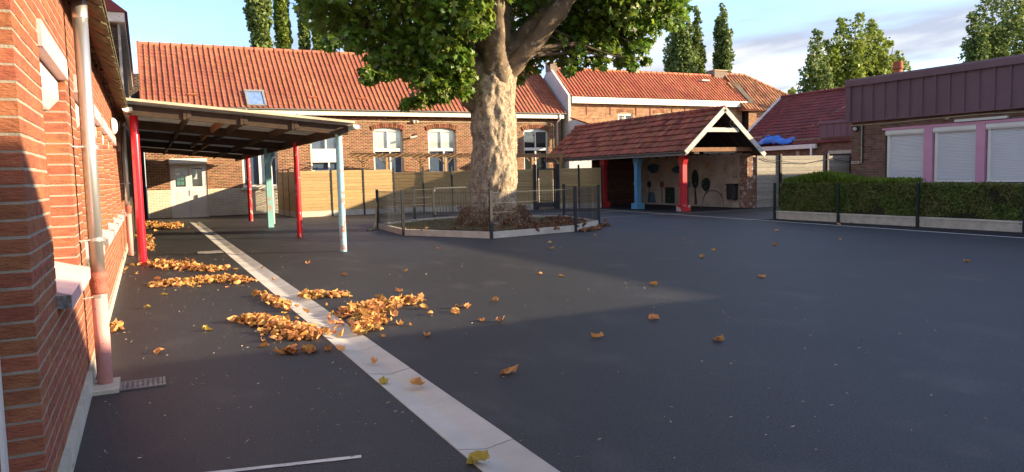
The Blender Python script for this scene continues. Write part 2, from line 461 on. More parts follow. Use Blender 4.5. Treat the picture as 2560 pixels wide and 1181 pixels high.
m_fence = mat('honey_fence_wood', (0.50, 0.35, 0.165), (0.40, 0.27, 0.12), ns=5, rough=0.7, bump=0.2, bs=40, var=0.10, hue=0.006, stretch=(1, 1, 9), chips=(3.2, 0.74, 0.78, (0.26, 0.13, 0.05)))
m_fence_grey = mat('silvered_fence_wood', (0.36, 0.34, 0.29), (0.25, 0.23, 0.19), ns=4, rough=0.9, bump=0.3, bs=40, var=0.13, stretch=(1, 1, 9), chips=(3.6, 0.74, 0.77, (0.08, 0.07, 0.05)))
m_anthra = mat('anthracite_metal', (0.030, 0.033, 0.038), (0.022, 0.024, 0.028), ns=3, rough=0.45, spec=0.5)
m_black = mat('black_metal', (0.018, 0.018, 0.018), (0.012, 0.012, 0.012), ns=3, rough=0.5)
m_kerb = mat('pale_kerb_concrete', (0.62, 0.57, 0.47), (0.50, 0.45, 0.37), ns=3, rough=0.9, bump=0.2, bs=60, var=0.05, chips=(8, 0.68, 0.75, (0.28, 0.25, 0.2)))
m_soil = mat('soil', (0.14, 0.095, 0.055), (0.085, 0.062, 0.038), ns=5, rough=1.0, bump=0.6, bs=40)
m_grass = mat('grass_blades', (0.14, 0.135, 0.035), (0.26, 0.20, 0.07), ns=2, rough=0.7, var=0.3, transl=0.3)
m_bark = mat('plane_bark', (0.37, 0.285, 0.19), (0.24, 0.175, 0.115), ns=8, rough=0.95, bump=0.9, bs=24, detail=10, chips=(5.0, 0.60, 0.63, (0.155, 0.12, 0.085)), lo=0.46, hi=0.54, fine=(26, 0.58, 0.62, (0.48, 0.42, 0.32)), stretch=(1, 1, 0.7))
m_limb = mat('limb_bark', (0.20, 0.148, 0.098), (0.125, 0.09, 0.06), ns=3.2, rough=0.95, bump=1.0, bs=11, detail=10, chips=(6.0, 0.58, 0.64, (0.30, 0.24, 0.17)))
m_bark_d = mat('brown_bark', (0.13, 0.095, 0.065), (0.08, 0.06, 0.04), ns=4, rough=0.95, bump=0.6, bs=20)
m_leaf = mat('plane_leaf', (0.19, 0.27, 0.032), (0.115, 0.20, 0.025), ns=0.5, rough=0.42, spec=0.5, var=0.4, hue=0.03, transl=0.5)
m_poplar = mat('poplar_leaf', (0.19, 0.245, 0.062), (0.13, 0.185, 0.048), ns=0.5, rough=0.5, var=0.35, hue=0.015, transl=0.35)
m_poplar2 = mat('light_poplar_leaf', (0.25, 0.31, 0.05), (0.16, 0.22, 0.04), ns=0.5, rough=0.5, var=0.35, hue=0.015, transl=0.4)
m_hedge = mat('yew_hedge', (0.100, 0.150, 0.028), (0.155, 0.155, 0.046), ns=1.2, rough=0.6, var=0.45, hue=0.02, transl=0.2)
m_hedge_new = mat('fresh_hedge_shoots', (0.15, 0.22, 0.02), (0.11, 0.17, 0.015), ns=2, rough=0.6, var=0.3, transl=0.35)
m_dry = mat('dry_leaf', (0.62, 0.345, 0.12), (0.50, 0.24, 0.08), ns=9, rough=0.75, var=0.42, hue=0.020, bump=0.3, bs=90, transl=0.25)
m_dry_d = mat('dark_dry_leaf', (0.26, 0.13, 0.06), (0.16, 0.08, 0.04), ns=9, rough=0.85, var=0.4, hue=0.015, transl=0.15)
m_yellow = mat('yellow_leaf', (0.58, 0.44, 0.09), (0.46, 0.36, 0.08), ns=8, rough=0.7, var=0.1, transl=0.3)
m_litter = mat('pale_litter', (0.60, 0.50, 0.36), (0.45, 0.34, 0.22), ns=9, rough=0.9, var=0.4)
m_clad = mat('plum_cladding', (0.165, 0.092, 0.108), (0.140, 0.078, 0.094), ns=1.5, rough=0.55, spec=0.4, bump=0.06, bs=90, chips=(3, 0.7, 0.8, (0.09, 0.05, 0.06)))
m_brick_r = mat('brown_modern_brick', (0.215, 0.115, 0.080), (0.15, 0.080, 0.058), ns=4, rough=0.9, var=0.28, hue=0.014, bump=0.4, bs=40)
m_mortar_r = mat('taupe_mortar', (0.26, 0.21, 0.16), (0.20, 0.16, 0.12), ns=3, rough=0.95)
m_pink = mat('candy_pink_paint', (0.66, 0.33, 0.44), (0.60, 0.29, 0.40), ns=2, rough=0.7, bump=0.05, bs=60)
m_shutter = mat('white_shutter', (0.84, 0.84, 0.83), (0.78, 0.78, 0.78), ns=1, rough=0.5, spec=0.4)
m_tarp = mat('blue_tarpaulin', (0.02, 0.16, 0.62), (0.015, 0.12, 0.5), ns=3, rough=0.35, spec=0.5, bump=0.2, bs=18)
m_mural_wall = mat('dingy_white_brick', (0.50, 0.43, 0.33), (0.36, 0.30, 0.22), ns=1.4, rough=0.9, bump=0.3, bs=40, var=0.05, chips=(2.6, 0.62, 0.74, (0.24, 0.18, 0.12)))
m_patch_brick = mat('patchy_brick', (0.22, 0.11, 0.07), (0.48, 0.42, 0.34), ns=6, rough=0.9, var=0.3, lo=0.54, hi=0.62)
m_render = mat('grey_render', (0.58, 0.57, 0.54), (0.48, 0.47, 0.45), ns=0.8, rough=0.9, chips=(2, 0.6, 0.85, (0.36, 0.35, 0.33)))
m_pot = mat('terracotta', (0.40, 0.13, 0.07), (0.30, 0.09, 0.05), ns=6, rough=0.85)
m_bin = mat('black_bin', (0.02, 0.02, 0.022), (0.03, 0.03, 0.032), ns=5, rough=0.5)
m_plank = mat('brown_plank', (0.15, 0.065, 0.04), (0.09, 0.04, 0.026), ns=5, rough=0.8, var=0.2)
m_pergola = mat('pergola_wood', (0.42, 0.26, 0.12), (0.28, 0.17, 0.08), ns=5, rough=0.8, var=0.18, stretch=(6, 1, 1))
m_hose = mat('yellow_hose', (0.48, 0.38, 0.14), (0.40, 0.32, 0.12), ns=5, rough=0.6)
m_cable = mat('black_cable', (0.02, 0.02, 0.02), rough=0.6)
m_tube_lamp = mat('fluorescent_housing', (0.72, 0.72, 0.64), (0.66, 0.66, 0.58), ns=2, rough=0.4)
m_iron = mat('cast_iron', (0.26, 0.245, 0.22), (0.16, 0.15, 0.14), ns=12, rough=0.7, bump=0.3, bs=60)
def flat(name, c, r=0.9): return mat(name, c, ns=6, rough=r, chips=(7, 0.62, 0.74, (0.40, 0.34, 0.25)))

# ------------------------------------------------------------------ ground and markings
g = G(); sx0, sx1, sy0, sy1 = 1.553, 1.917, 1.0, 32.83      # a slot is left for the drain channel
g.quad((-300, -300, 0), (sx0, -300, 0), (sx0, 400, 0), (-300, 400, 0)); g.quad((sx1, -300, 0), (400, -300, 0), (400, 400, 0), (sx1, 400, 0))
g.quad((sx0, -300, 0), (sx1, -300, 0), (sx1, sy0, 0), (sx0, sy0, 0)); g.quad((sx0, sy1, 0), (sx1, sy1, 0), (sx1, 400, 0), (sx0, 400, 0))
tag(g.build('ground', m_asph), 'dark asphalt schoolyard strewn with leaves', kind='structure')
g = G()
g.poly([(16.75, 0, 0), (18.02, 0, 0), (18.02, 17.66, 0), (17.02, 17.66, 0)], (0, 0, 0.004))
tag(g.build('path', m_asph_new), 'strip of blacker asphalt along the hedge', kind='structure')
g = G()
g.poly([(18.3, 23.0, 0), (22.1, 22.95, 0), (22.1, 33.6, 0), (18.9, 33.6, 0), (18.9, 28.8, 0)], (0, 0, 0.004))
tag(g.build('path', m_asph_new), 'blacker asphalt floor beneath the tiled shelter', kind='structure')
def stripe(p, q, w, m, label):
    p, q = Vector((*p, 0.0042)), Vector((*q, 0.0042)); a = (q - p).cross(Vector((0, 0, 1))).normalized() * (w / 2)
    g = G(); n = 24
    for i in range(n):       # slightly ragged edges, as brushed paint has
        pass
    L_, R_ = [], []
    for i in range(n + 1):
        c = p.lerp(q, i / n); L_.append(c - a * (1 + rnd.uniform(-0.08, 0.08))); R_.append(c + a * (1 + rnd.uniform(-0.08, 0.08)))
    for i in range(n): g.add([L_[i], R_[i], R_[i + 1], L_[i + 1]], [(0, 1, 2, 3)])
    o = g.build('painted_line', m); o['label'] = label; o['kind'] = 'structure'
    return o
stripe((16.28, 2.0), (17.95, 29.3), 0.10, m_paint, 'long white painted line running past the hedge to the shelter')
stripe((13.3, 22.55), (24.5, 22.3), 0.075, m_paint_cream, 'thin cream line crossing in front of the shelter')
stripe((-0.25, 4.43), (1.03, 4.15), 0.045, m_paint, 'short white painted line beside the drain in the foreground')

# drain channel of one-metre slabs with a shallow dip
drain = empty('drain_channel', (1.73, 18, 0), 'pale concrete drain channel of dished slabs crossing the asphalt', kind='structure')
sl_v = [(-0.18, 0, -0.12), (-0.18, 0, 0.003), (-0.12, 0, -0.006), (-0.015, 0, -0.024), (0.015, 0, -0.024), (0.12, 0, -0.006), (0.18, 0, 0.003), (0.18, 0, -0.12)]
sl_n = len(sl_v)
sl_all = [(x, -0.482, z) for x, _, z in sl_v] + [(x, 0.482, z) for x, _, z in sl_v]
sl_f = [(i, i + 1, i + 1 + sl_n, i + sl_n) for i in range(sl_n - 1)] + [tuple(range(sl_n - 1, -1, -1)), tuple(range(sl_n, 2 * sl_n))]
sl_f = [f[::-1] for f in sl_f]
Ts = []
y = 1.53
while y < 32.8:
    T = np.eye(4); a = rnd.gauss(0, 0.0016)
    T[0, 0] = math.cos(a); T[0, 1] = -math.sin(a); T[1, 0] = math.sin(a); T[1, 1] = math.cos(a)
    T[:3, 3] = (1.735 + rnd.gauss(0, 0.001), y, rnd.uniform(-0.002, 0.003)); Ts.append(T); y += 0.975
pieces('slab', 'slabs', (sl_all, sl_f), Ts, m_conc, drain)

def grate(x0, x1, y0, y1, nx, ny, label):
    e = empty('drain_grate', ((x0 + x1) / 2, (y0 + y1) / 2, 0), label, 'grate')
    b = 0.018
    g = G(); g.box(x0, x1, y0, y1, -0.05, 0.003); g.build('pit', m_black, e)
    g = G(); g.box(x0, x1, y0, y0 + b, 0.003, 0.014); g.box(x0, x1, y1 - b, y1, 0.003, 0.014)
    g.box(x0, x0 + b, y0 + b, y1 - b, 0.003, 0.014); g.box(x1 - b, x1, y0 + b, y1 - b, 0.003, 0.014); g.build('frame', m_iron, e)
    for i in range(1, nx):
        x = x0 + (x1 - x0) * i / nx; g = G(); g.box(x - 0.009, x + 0.009, y0 + b, y1 - b, 0.003, 0.012); g.build('bar', m_iron, e)
    for i in range(1, ny):
        yy = y0 + (y1 - y0) * i / ny; g = G(); g.box(x0 + b, x1 - b, yy - 0.008, yy + 0.008, 0.003, 0.0132); g.build('bar', m_iron, e)
grate(-0.27, 0.06, 6.43, 6.69, 9, 5, 'cast iron drain grate at the foot of the pink downpipe')
grate(0.98, 1.52, 18.0, 18.5, 10, 6, 'worn metal drain grate beside the concrete channel')

# ------------------------------------------------------------------ left building: orange brick, piers and window recesses
LB = empty('brick_building', (-0.6, 10, 0), 'orange brick school building with pink sills along the left of the yard', 'building')
WX = -0.48
y0w, y1w = 3.93, 21.0
BZ0, COURSE = 0.16, 0.076
wins = [(4.87, 6.36), (7.18, 8.62), (9.66, 11.12), (11.52, 13.0), (13.45, 14.93), (15.4, 16.9), (18.2, 19.6)]
ZS, ZL = 1.06, 2.36        # sill top, lintel underside
ops = [rect(a - y0w, b - y0w, 0.98, 2.50) for a, b in wins] + [rect(6.775 - y0w, 6.795 - y0w, 0, 9)]
holes = [(a - y0w, b - y0w, 0.98, 2.50) for a, b in wins] + [(6.782 - y0w, 6.788 - y0w, 0, 9)]
wall = core((WX, y0w, 0), (0, 1, 0), (1, 0, 0), y1w - y0w, 0.0, 3.15, 0.36, holes, 0.002).build('wall', m_mortar, LB)
bT = brick_T((WX, y0w, 0), (0, 1, 0), (1, 0, 0), y1w - y0w, BZ0, 3.16, ops, L=0.215, H=0.0635, gap=0.0125, seed=3, jit=0.0012)
pieces('brick', 'brickwork', brick_base(0.215, 0.24, 0.0635, 0.003), bT, m_brick_o, wall, 300, seen=lambda x, y, p: x > -30 and y > -40)
g = G(); g.box(WX - 0.3, WX + 0.028, y0w - 0.002, 6.77, 0, 0.15); g.box(WX - 0.3, WX + 0.02, 6.80, y1w, 0, 0.13); g.build('plinth', m_plinth, LB)
g = G(); g.box(WX - 0.35, WX - 0.30, 3.0, y0w, 0, 2.5); g.box(-0.665, -0.62, 3.84, y0w - 0.006, 0.0, 2.45)
dfr = g.build('door_frame', m_white, LB)
g = G(); g.box(-0.9, WX, -1.0, 2.9, 0.0, 3.15); g.box(-0.9, WX - 0.02, 2.9, y0w - 0.004, 2.5, 3.15); g.build('near_wall', m_brick_o, LB)
for i, (a, b) in enumerate(wins):
    w = sub('window', LB, (WX, (a + b) / 2, 1.0))
    g = G(); g.box(WX - 0.19, WX + 0.022, a - 0.03, b + 0.02, ZL + 0.005, 2.51); g.build('lintel', m_pinkwhite, w)
    g = G()      # sloping sill
    g.poly([(WX - 0.24, a - 0.03, 0.94), (WX + 0.075, a - 0.03, 0.905), (WX + 0.075, a - 0.03, 0.985), (WX - 0.24, a - 0.03, ZS + 0.02)], (0, b - a + 0.07, 0))
    s = g.build('sill', m_pinkwhite, w)
    g = G(); g.box(WX - 0.165, WX + 0.071, a - 0.036, a - 0.0302, 0.912, 0.985); g.build('sill_end', m_stone, w)
    g = G(); g.poly([(WX - 0.24, a + 0.01, 2.355), (WX - 0.045, a + 0.01, 2.355), (WX - 0.045, a + 0.01, 2.22), (WX - 0.11, a + 0.01, 2.15), (WX - 0.24, a + 0.01, 2.15)], (0, b - a - 0.02, 0))
    g.build('shutter_box', m_white, w)
    g = G()
    for k in range(24):
        z = ZS + 0.01 + k * 0.046
        g.box(WX - 0.22 - (k % 2) * 0.004, WX - 0.205, a + 0.06, b - 0.06, z, z + 0.044)
    g.build('roller_shutter', m_shutter, w)
    g = G(); g.box(WX - 0.25, WX - 0.17, a + 0.005, a + 0.06, ZS, 2.17); g.box(WX - 0.25, WX - 0.17, b - 0.06, b - 0.005, ZS, 2.17); g.build('frame', m_white, w)
# eaves: rotten filler at the wall head, brown boards, mossy tile edge, gutter board
for k in range(86):
    ya = 1.0 + k * 0.235
    g = G()
    g.poly([(WX - 0.02, ya, 3.17), (-0.27, ya, 3.035), (-0.27, ya, 3.055), (WX - 0.02, ya, 3.19)], (0, 0.222, 0))
    g.build('soffit_board', m_soffit, LB)
for k in range(86):
    ya = 1.0 + k * 0.235 + rnd.uniform(-0.01, 0.01)
    g = G(); dz = rnd.uniform(-0.008, 0.008)
    g.poly([(-0.275, ya, 3.03 + dz), (-0.22, ya, 3.01 + dz), (-0.22, ya, 3.035 + dz), (-0.5, ya, 3.21 + dz), (-0.5, ya, 3.19 + dz)], (0, 0.226, 0))
    g.build('roof_tile', m_moss, LB)
g = G()
for k in range(86):
    ya = 1.0 + k * 0.235
    g.poly([(-0.245, ya, 3.05), (-0.205, ya, 3.03), (-0.205, ya, 3.058), (-0.245, ya, 3.078)], (0, 0.21, 0))
o = g.build('tile_lip', m_moss, LB); o['kind'] = 'stuff'
g = G()
for k in range(260):
    ya = 1.2 + k * 0.06 + rnd.uniform(-0.03, 0.03); zc = 3.13 + rnd.uniform(-0.05, 0.015); r = rnd.uniform(0.015, 0.04); xc = WX + 0.02 + rnd.uniform(-0.01, 0.03)
    vs = [(xc + r * math.cos(t) * rnd.uniform(0.5, 1.3), ya + rnd.uniform(-0.05, 0.05), zc + r * math.sin(t) * rnd.uniform(0.5, 1.4)) for t in (0.3, 1.6, 2.9, 4.1, 5.2)]
    vs += [(xc + rnd.uniform(-0.01, 0.02), ya + 0.06, zc), (xc, ya - 0.06, zc)]
    g.add(vs, [(i, (i + 1) % 5, 5) for i in range(5)] + [((i + 1) % 5, i, 6) for i in range(5)])
o = g.build('rotten_wall_head', m_rag, LB); o['kind'] = 'stuff'
g = G(); g.poly([(-0.5, 1.0, 3.215), (-4.5, 1.0, 4.9), (-4.5, 1.0, 4.75), (-0.5, 1.0, 3.15)], (0, 20.2, 0)); g.build('roof', m_tile3, LB)
g = G(); g.box(-0.9, WX - 0.36, 0.5, 21.0, 0, 3.14); g.build('inner_wall', m_render, LB)
# downpipes
def downpipe(y, x, ztop, zj, rz, rp, near=True):
    d = sub('downpipe', LB, (x, y, 0))
    g = G(); g.tube([(x, y, zj - 0.05), (x, y, zj + 0.9), (x, y, ztop)], rz, 24); g.build('zinc_pipe', m_zinc, d, True)
    g = G(); g.tube([(x, y, ztop - 0.12), (x, y, ztop - 0.115), (x, y, ztop + 0.03)], [rz * 1.06, rz * 1.06, rz * 1.06], 24); g.build('pipe_sleeve', m_zinc, d, True)
    g = G(); g.tube([(x, y, 0.02), (x, y, zj - 0.16)], rp, 24); g.build('iron_pipe', m_pink_iron, d, True)
    g = G(); g.tube([(x, y, zj - 0.17), (x, y, zj - 0.15), (x, y, zj - 0.1), (x, y, zj - 0.06), (x, y, zj - 0.05), (x, y, zj), (x, y, zj + 0.005)],
                    [rp * 1.01, rp * 1.03, rp * 1.16, rp * 1.12, rp * 1.22, rp * 1.24, rp * 1.1], 24); g.build('pipe_socket', m_rust, d, True)
    for z in ((zj - 0.185, zj + 0.26, zj + 0.98) if near else (zj + 0.5,)):
        g = G(); g.tube([(x, y, z - 0.012), (x, y, z + 0.012)], max(rp, rz) * 1.06 if z < zj else rz * 1.06, 24)
        g.box(x + rz * 0.9, x + rz * 1.35, y - 0.02, y + 0.0, z - 0.014, z + 0.014); g.beam((x, y, z), (WX, y - 0.12, z), 0.008, 0.008); g.build('clamp', m_zinc, d)
downpipe(6.66, -0.372, 2.99, 0.915, 0.052, 0.056)
downpipe(18.5, -0.36, 3.0, 1.12, 0.05, 0.055, False)
g = G(); g.box(-0.475, -0.27, 6.40, 6.80, 0.0, 0.03); g.build('concrete_collar', m_plinth, LB)
# knobs on the wall and bulkhead lamp
for (yy, zz_) in ((4.0, 2.385),):
    g = G(); g.tube([(WX - 0.055, y0w - 0.001, zz_), (WX - 0.055, y0w - 0.012, zz_), (WX - 0.055, y0w - 0.02, zz_)], [0.013, 0.012, 0.007], 12); g.build('insulator_knob', m_cream_edge, LB, True)
g = G(); g.tube([(WX - 0.06, 9.65, 2.29), (WX - 0.06, 9.62, 2.29)], 0.02, 12); g.build('insulator_knob', m_cream_edge, LB, True)
g = G()
pts = [(WX + 0.01 + 0.10 * math.sin(t), 14.9, 2.62) for t in (0.0, 0.4, 0.8, 1.2, 1.57)]
g.tube(pts, [0.15, 0.145, 0.12, 0.08, 0.01], 18)
o = g.build('wall_lamp', m_white, None, True); tag(o, 'round white bulkhead lamp on the brick wall beside the canopy', 'lamp')
g = G(); n = 12     # white half-round gutter end between brick eaves and canopy
pr = [(0.085 * math.cos(math.pi + math.pi * k / n), 0.085 * math.sin(math.pi + math.pi * k / n)) for k in range(n + 1)]
vs = [(-0.22 + x, yy, 3.02 + z) for yy in (15.6, 36.8) for x, z in pr]
g.add(vs, [(k, k + 1, n + 2 + k, n + 1 + k) for k in range(n)] + [tuple(range(n + 1))])
g.build('half_round_gutter', m_white, LB, True)

# taller house behind the left building, shade painted into its dark brick, and its rear wall
TH = empty('tall_house', (-1.6, 24, 0), 'tall brick house coloured dark for shade, with pale fascia behind the orange brick wing', 'building')
def brick_wall(parent, name, o, u, n, length, z0, z1, holes, mb, mm, thick=0.3, L=0.21, H=0.06, gap=0.013, seed=1, ops=None, nmax=300, seen=None, depth=0.03, split=None):
    wl_ = core(o, u, n, length, z0, z1, thick, holes, 0.005).build(name, mm, parent)
    T = brick_T(o, u, n, length, z0, z1, ops if ops is not None else [rect(*h) for h in holes], L=L, H=H, gap=gap, seed=seed)
    if split:
        zc, m2 = split
        lo = [t for t in T if t[2, 3] < zc]; hi = [t for t in T if t[2, 3] >= zc]
        pieces('painted_brick', 'painted_brickwork', brick_base(L, depth, H), lo, m2, wl_, nmax, seen)
        T = hi
    pieces('brick', 'brickwork', brick_base(L, depth, H), T, mb, wl_, nmax, seen)
    return wl_
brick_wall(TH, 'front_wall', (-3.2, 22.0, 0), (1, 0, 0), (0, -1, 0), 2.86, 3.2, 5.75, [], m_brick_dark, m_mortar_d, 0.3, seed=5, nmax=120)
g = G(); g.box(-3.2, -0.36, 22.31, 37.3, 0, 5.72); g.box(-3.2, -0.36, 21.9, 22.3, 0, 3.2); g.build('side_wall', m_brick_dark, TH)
g = G(); g.box(-3.3, -0.22, 21.75, 37.0, 5.73, 5.97); g.build('fascia', m_white_dirty, TH)
g = G(); g.poly([(-0.15, 21.7, 5.98), (-2.2, 21.7, 7.6), (-4.2, 21.7, 5.98)], (0, 15.4, 0)); g.build('roof', m_tile4, TH)
g = G(); g.tube([(-0.62, 21.9, 5.72), (-0.62, 21.9, 3.0)], 0.05, 12); g.build('downpipe', m_gutter_grey, TH, True)
g = G(); g.box(-0.40, -0.34, 21.92, 22.0, 3.0, 5.72); g.build('corner_board', m_gutter_grey, TH)
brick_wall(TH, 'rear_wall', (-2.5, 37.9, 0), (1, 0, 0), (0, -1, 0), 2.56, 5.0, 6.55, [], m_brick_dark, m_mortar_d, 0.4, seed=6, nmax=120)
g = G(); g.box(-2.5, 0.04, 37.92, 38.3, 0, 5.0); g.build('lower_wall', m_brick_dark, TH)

# ------------------------------------------------------------------ timber canopy on painted poles
CA = empty('timber_canopy', (1.8, 16.4, 0), 'dark timber canopy with corrugated roof on red and blue poles', 'canopy')
def cz(x): return 3.13 - (x + 0.26) * 0.09          # underside of the roof sheets
cy0, cy1 = 15.95, 36.9
for yb in (16.05, 19.9, 23.9, 29.0, 34.3):
    g = G(); g.beam((-0.22, yb, cz(-0.22) - 0.11), (3.98, yb, cz(3.98) - 0.11), 0.09, 0.20); g.build('cross_beam', m_dark_wood, CA)
ybs = [16.05, 19.9, 23.9, 29.0, 34.3, 36.85]
for xb, mm in ((0.85, m_dark_wood), (1.90, m_dark_wood), (2.90, m_dark_wood), (-0.16, m_dark_wood)):
    for k in range(len(ybs) - 1):
        mw = m_warm_wood if (xb == 1.90 and k in (2, 3)) or (xb == 0.85 and k == 3) else mm
        sag = rnd.uniform(-0.01, 0.01)
        g = G(); g.beam((xb, ybs[k] + 0.05, cz(xb) - 0.085 + sag), (xb, ybs[k + 1] - 0.05, cz(xb) - 0.085 + sag), 0.07, 0.14); g.build('purlin', mw, CA)
    g = G(); g.beam((xb, cy0 + 0.01, cz(xb) - 0.10), (xb, 16.004, cz(xb) - 0.10), 0.085, 0.16); g.build('purlin_end', m_dark_wood, CA)
    g = G(); g.beam((xb - 0.075, cy0 + 0.03, cz(xb) - 0.20), (xb - 0.075, cy0 + 0.03, cz(xb) - 0.02), 0.05, 0.04, up=(0, 1, 0)); g.build('joist_hanger', m_dark_wood, CA)
for k in (0, 1, 2):
    g = G(); g.beam((1.55, ybs[k] + 0.05, cz(1.55) - 0.085), (1.55, ybs[k + 1] - 0.05, cz(1.55) - 0.085), 0.06, 0.14); g.build('purlin', m_warm_wood, CA)
g = G(); g.beam((3.87, 16.0, cz(3.9) - 0.11), (3.87, cy1, cz(3.9) - 0.11), 0.10, 0.20); g.build('edge_beam', m_dark_wood, CA)
nc = 840
ys = np.linspace(cy0 - 0.14, cy1, nc); wv = 0.018 * np.sin(np.arange(nc) * math.pi / 3)
g = G()
for (xa, dz) in ((-0.27, 0.0), (4.06, 0.0), (4.06, 0.012), (-0.27, 0.012)):
    for k in range(nc): g.v.append((xa, float(ys[k]), cz(xa) + 0.02 + float(wv[k]) + dz))
for r in range(4):
    for k in range(nc - 1):
        a = r * nc + k; b = ((r + 1) % 4) * nc + k
        if r in (0, 2): g.f.append((a, a + 1, b + 1, b))
g.build('roof_sheet', m_sheet, CA, True)
g = G(); g.beam((-0.30, cy0 - 0.14, cz(-0.3) + 0.06), (4.08, cy0 - 0.14, cz(4.08) + 0.06), 0.05, 0.05); g.build('front_trim', m_cream_edge, CA)
for xb in (-0.16, 0.85, 1.90, 2.90):
    g = G(); g.tube([(xb, cy0 - 0.10, cz(xb) + 0.08), (xb, cy0 - 0.10, cz(xb) + 0.12)], [0.03, 0.015], 8); g.build('roof_bolt', m_iron, CA)
g = G(); n = 12
pr = [(0.09 * math.cos(math.pi + math.pi * k / n), 0.09 * math.sin(math.pi + math.pi * k / n)) for k in range(n + 1)]
zg = cz(4.08) - 0.0
vs = [(4.12 + x, yy, zg + z) for yy in (15.75, 36.9) for x, z in pr]
g.add(vs, [(k, k + 1, n + 2 + k, n + 1 + k) for k in range(n)] + [tuple(range(n + 1))]); g.build('half_round_gutter', m_white, CA, True)
def pole(x, y, zt, r, m, name='pole'):
    g = G(); g.tube([(x, y, 0), (x, y, 0.01), (x, y, zt * 0.5), (x, y, zt - 0.01), (x, y, zt)], [r * 0.98, r, r, r, r * 0.98], 28); return g.build(name, m, CA, True)
pole(-0.12, 16.5, 2.98, 0.078, m_red)
pole(3.86, 16.38, 2.66, 0.075, m_blue)
pole(3.82, 21.3, 2.64, 0.078, m_red_worn)
g = G(); g.box(3.73, 3.92, 26.62, 26.81, 0, 2.72); g.build('square_post', m_teal, CA)
pole(3.76, 31.6, 2.64, 0.085, m_red_worn)
g = G(); g.tube([(4.12, 27.0, 2.62), (4.12, 27.0, 2.45), (4.0, 27.0, 2.36), (3.95, 27.0, 2.2), (3.97, 27.0, 0.1)], 0.045, 10); g.build('rain_pipe', m_white, CA, True)

# ------------------------------------------------------------------ long back building
BB = empty('school_building', (11, 38, 0), 'long brown brick school building under an orange tiled roof at the back of the yard', 'building')
YB, XL, XR = 37.5, 0.08, 21.66
SPR, RISE = 4.06, 0.13
bw = [(7.42, 8.98, 2.0, 'panel'), (10.60, 12.16, 1.3, 'blind'), (13.56, 15.12, 1.3, 'blind'), (16.4, 17.96, 1.3, 'dark'), (19.24, 20.80, 1.3, 'dark')]
tall = (4.20, 5.82, 1.32, 3.9)
door = (1.06, 2.62, 0.0, 2.48)
ops = [rect(door[0] - XL, door[1] - XL, door[2], door[3] + 0.22), rect(tall[0] - XL, tall[1] - XL, tall[2], tall[3])]
holes = [(door[0] - XL, door[1] - XL, 0, door[3] + 0.22), (tall[0] - XL, tall[1] - XL, tall[2], tall[3])]
for a, b, c, k in bw:
    ops.append(arch(a - XL, b - XL, 1.3, SPR, RISE + 0.26)); holes.append((a - XL, b - XL, 1.3, SPR + 0.12))
def seen_back(x, y, p):
    if y > 300 and x < 880 and y < 395 - 0.0: return x > 690 and p[2] > 2.2
    if y > 390 and x > 740: return False
    return not (1165 < x < 1292) and p[2] < 4.7
BW = brick_wall(BB, 'wall', (XL, YB, 0), (1, 0, 0), (0, -1, 0), XR - XL, 0.02, 4.82, holes, m_brick_b, m_mortar_y, 0.35, L=0.22, H=0.058, gap=0.017, seed=9, ops=ops, seen=seen_back, split=(1.33, m_whitebrick))
g = G(); g.box(XL + 0.002, XR - 0.002, YB + 0.36, YB + 6.9, 0, 4.7); g.build('inner_wall', m_underroof, BB)
# dentil course
for k in range(90):
    x = 6.2 + k * 0.172
    if x > XR - 0.1: break
    g = G(); g.box(x, x + 0.10, YB - 0.07, YB + 0.02, 4.66, 4.74); g.build('dentil_brick', m_brick_b, BW)
g = G(); g.box(XL, XR, YB - 0.08, YB + 0.0, 4.745, 4.82); g.build('cornice', m_brick_b, BB)
g = G(); g.box(0.1, XR + 0.02, YB - 0.34, YB - 0.30, 4.74, 4.99); g.box(0.1, XR + 0.02, YB - 0.30, YB - 0.082, 4.82, 4.85)
g.build('fascia', m_fascia, BB)
for xs_ in (4.3, 8.9, 13.4, 17.9):
    g = G(); g.box(xs_, xs_ + 0.012, YB - 0.343, YB - 0.3405, 4.745, 4.985); g.build('fascia_joint', m_white_dirty, BB)
g = G(); n = 10
pr = [(0.06 * math.cos(math.pi + math.pi * k / n), 0.06 * math.sin(math.pi + math.pi * k / n)) for k in range(n + 1)]
g.add([(xx, YB - 0.40 + a, 5.03 + z) for xx in (0.0, XR + 0.15) for a, z in pr], [(k, k + 1, n + 2 + k, n + 1 + k) for k in range(n)]); g.build('gutter', m_gutter_grey, BB, True)
g = G(); g.tube([(XR - 0.28, YB - 0.36, 5.0), (XR - 0.28, YB - 0.36, 4.7), (XR - 0.28, YB - 0.07, 4.55), (XR - 0.28, YB - 0.07, 0.1)], 0.055, 10); g.build('downpipe', m_white, BB, True)
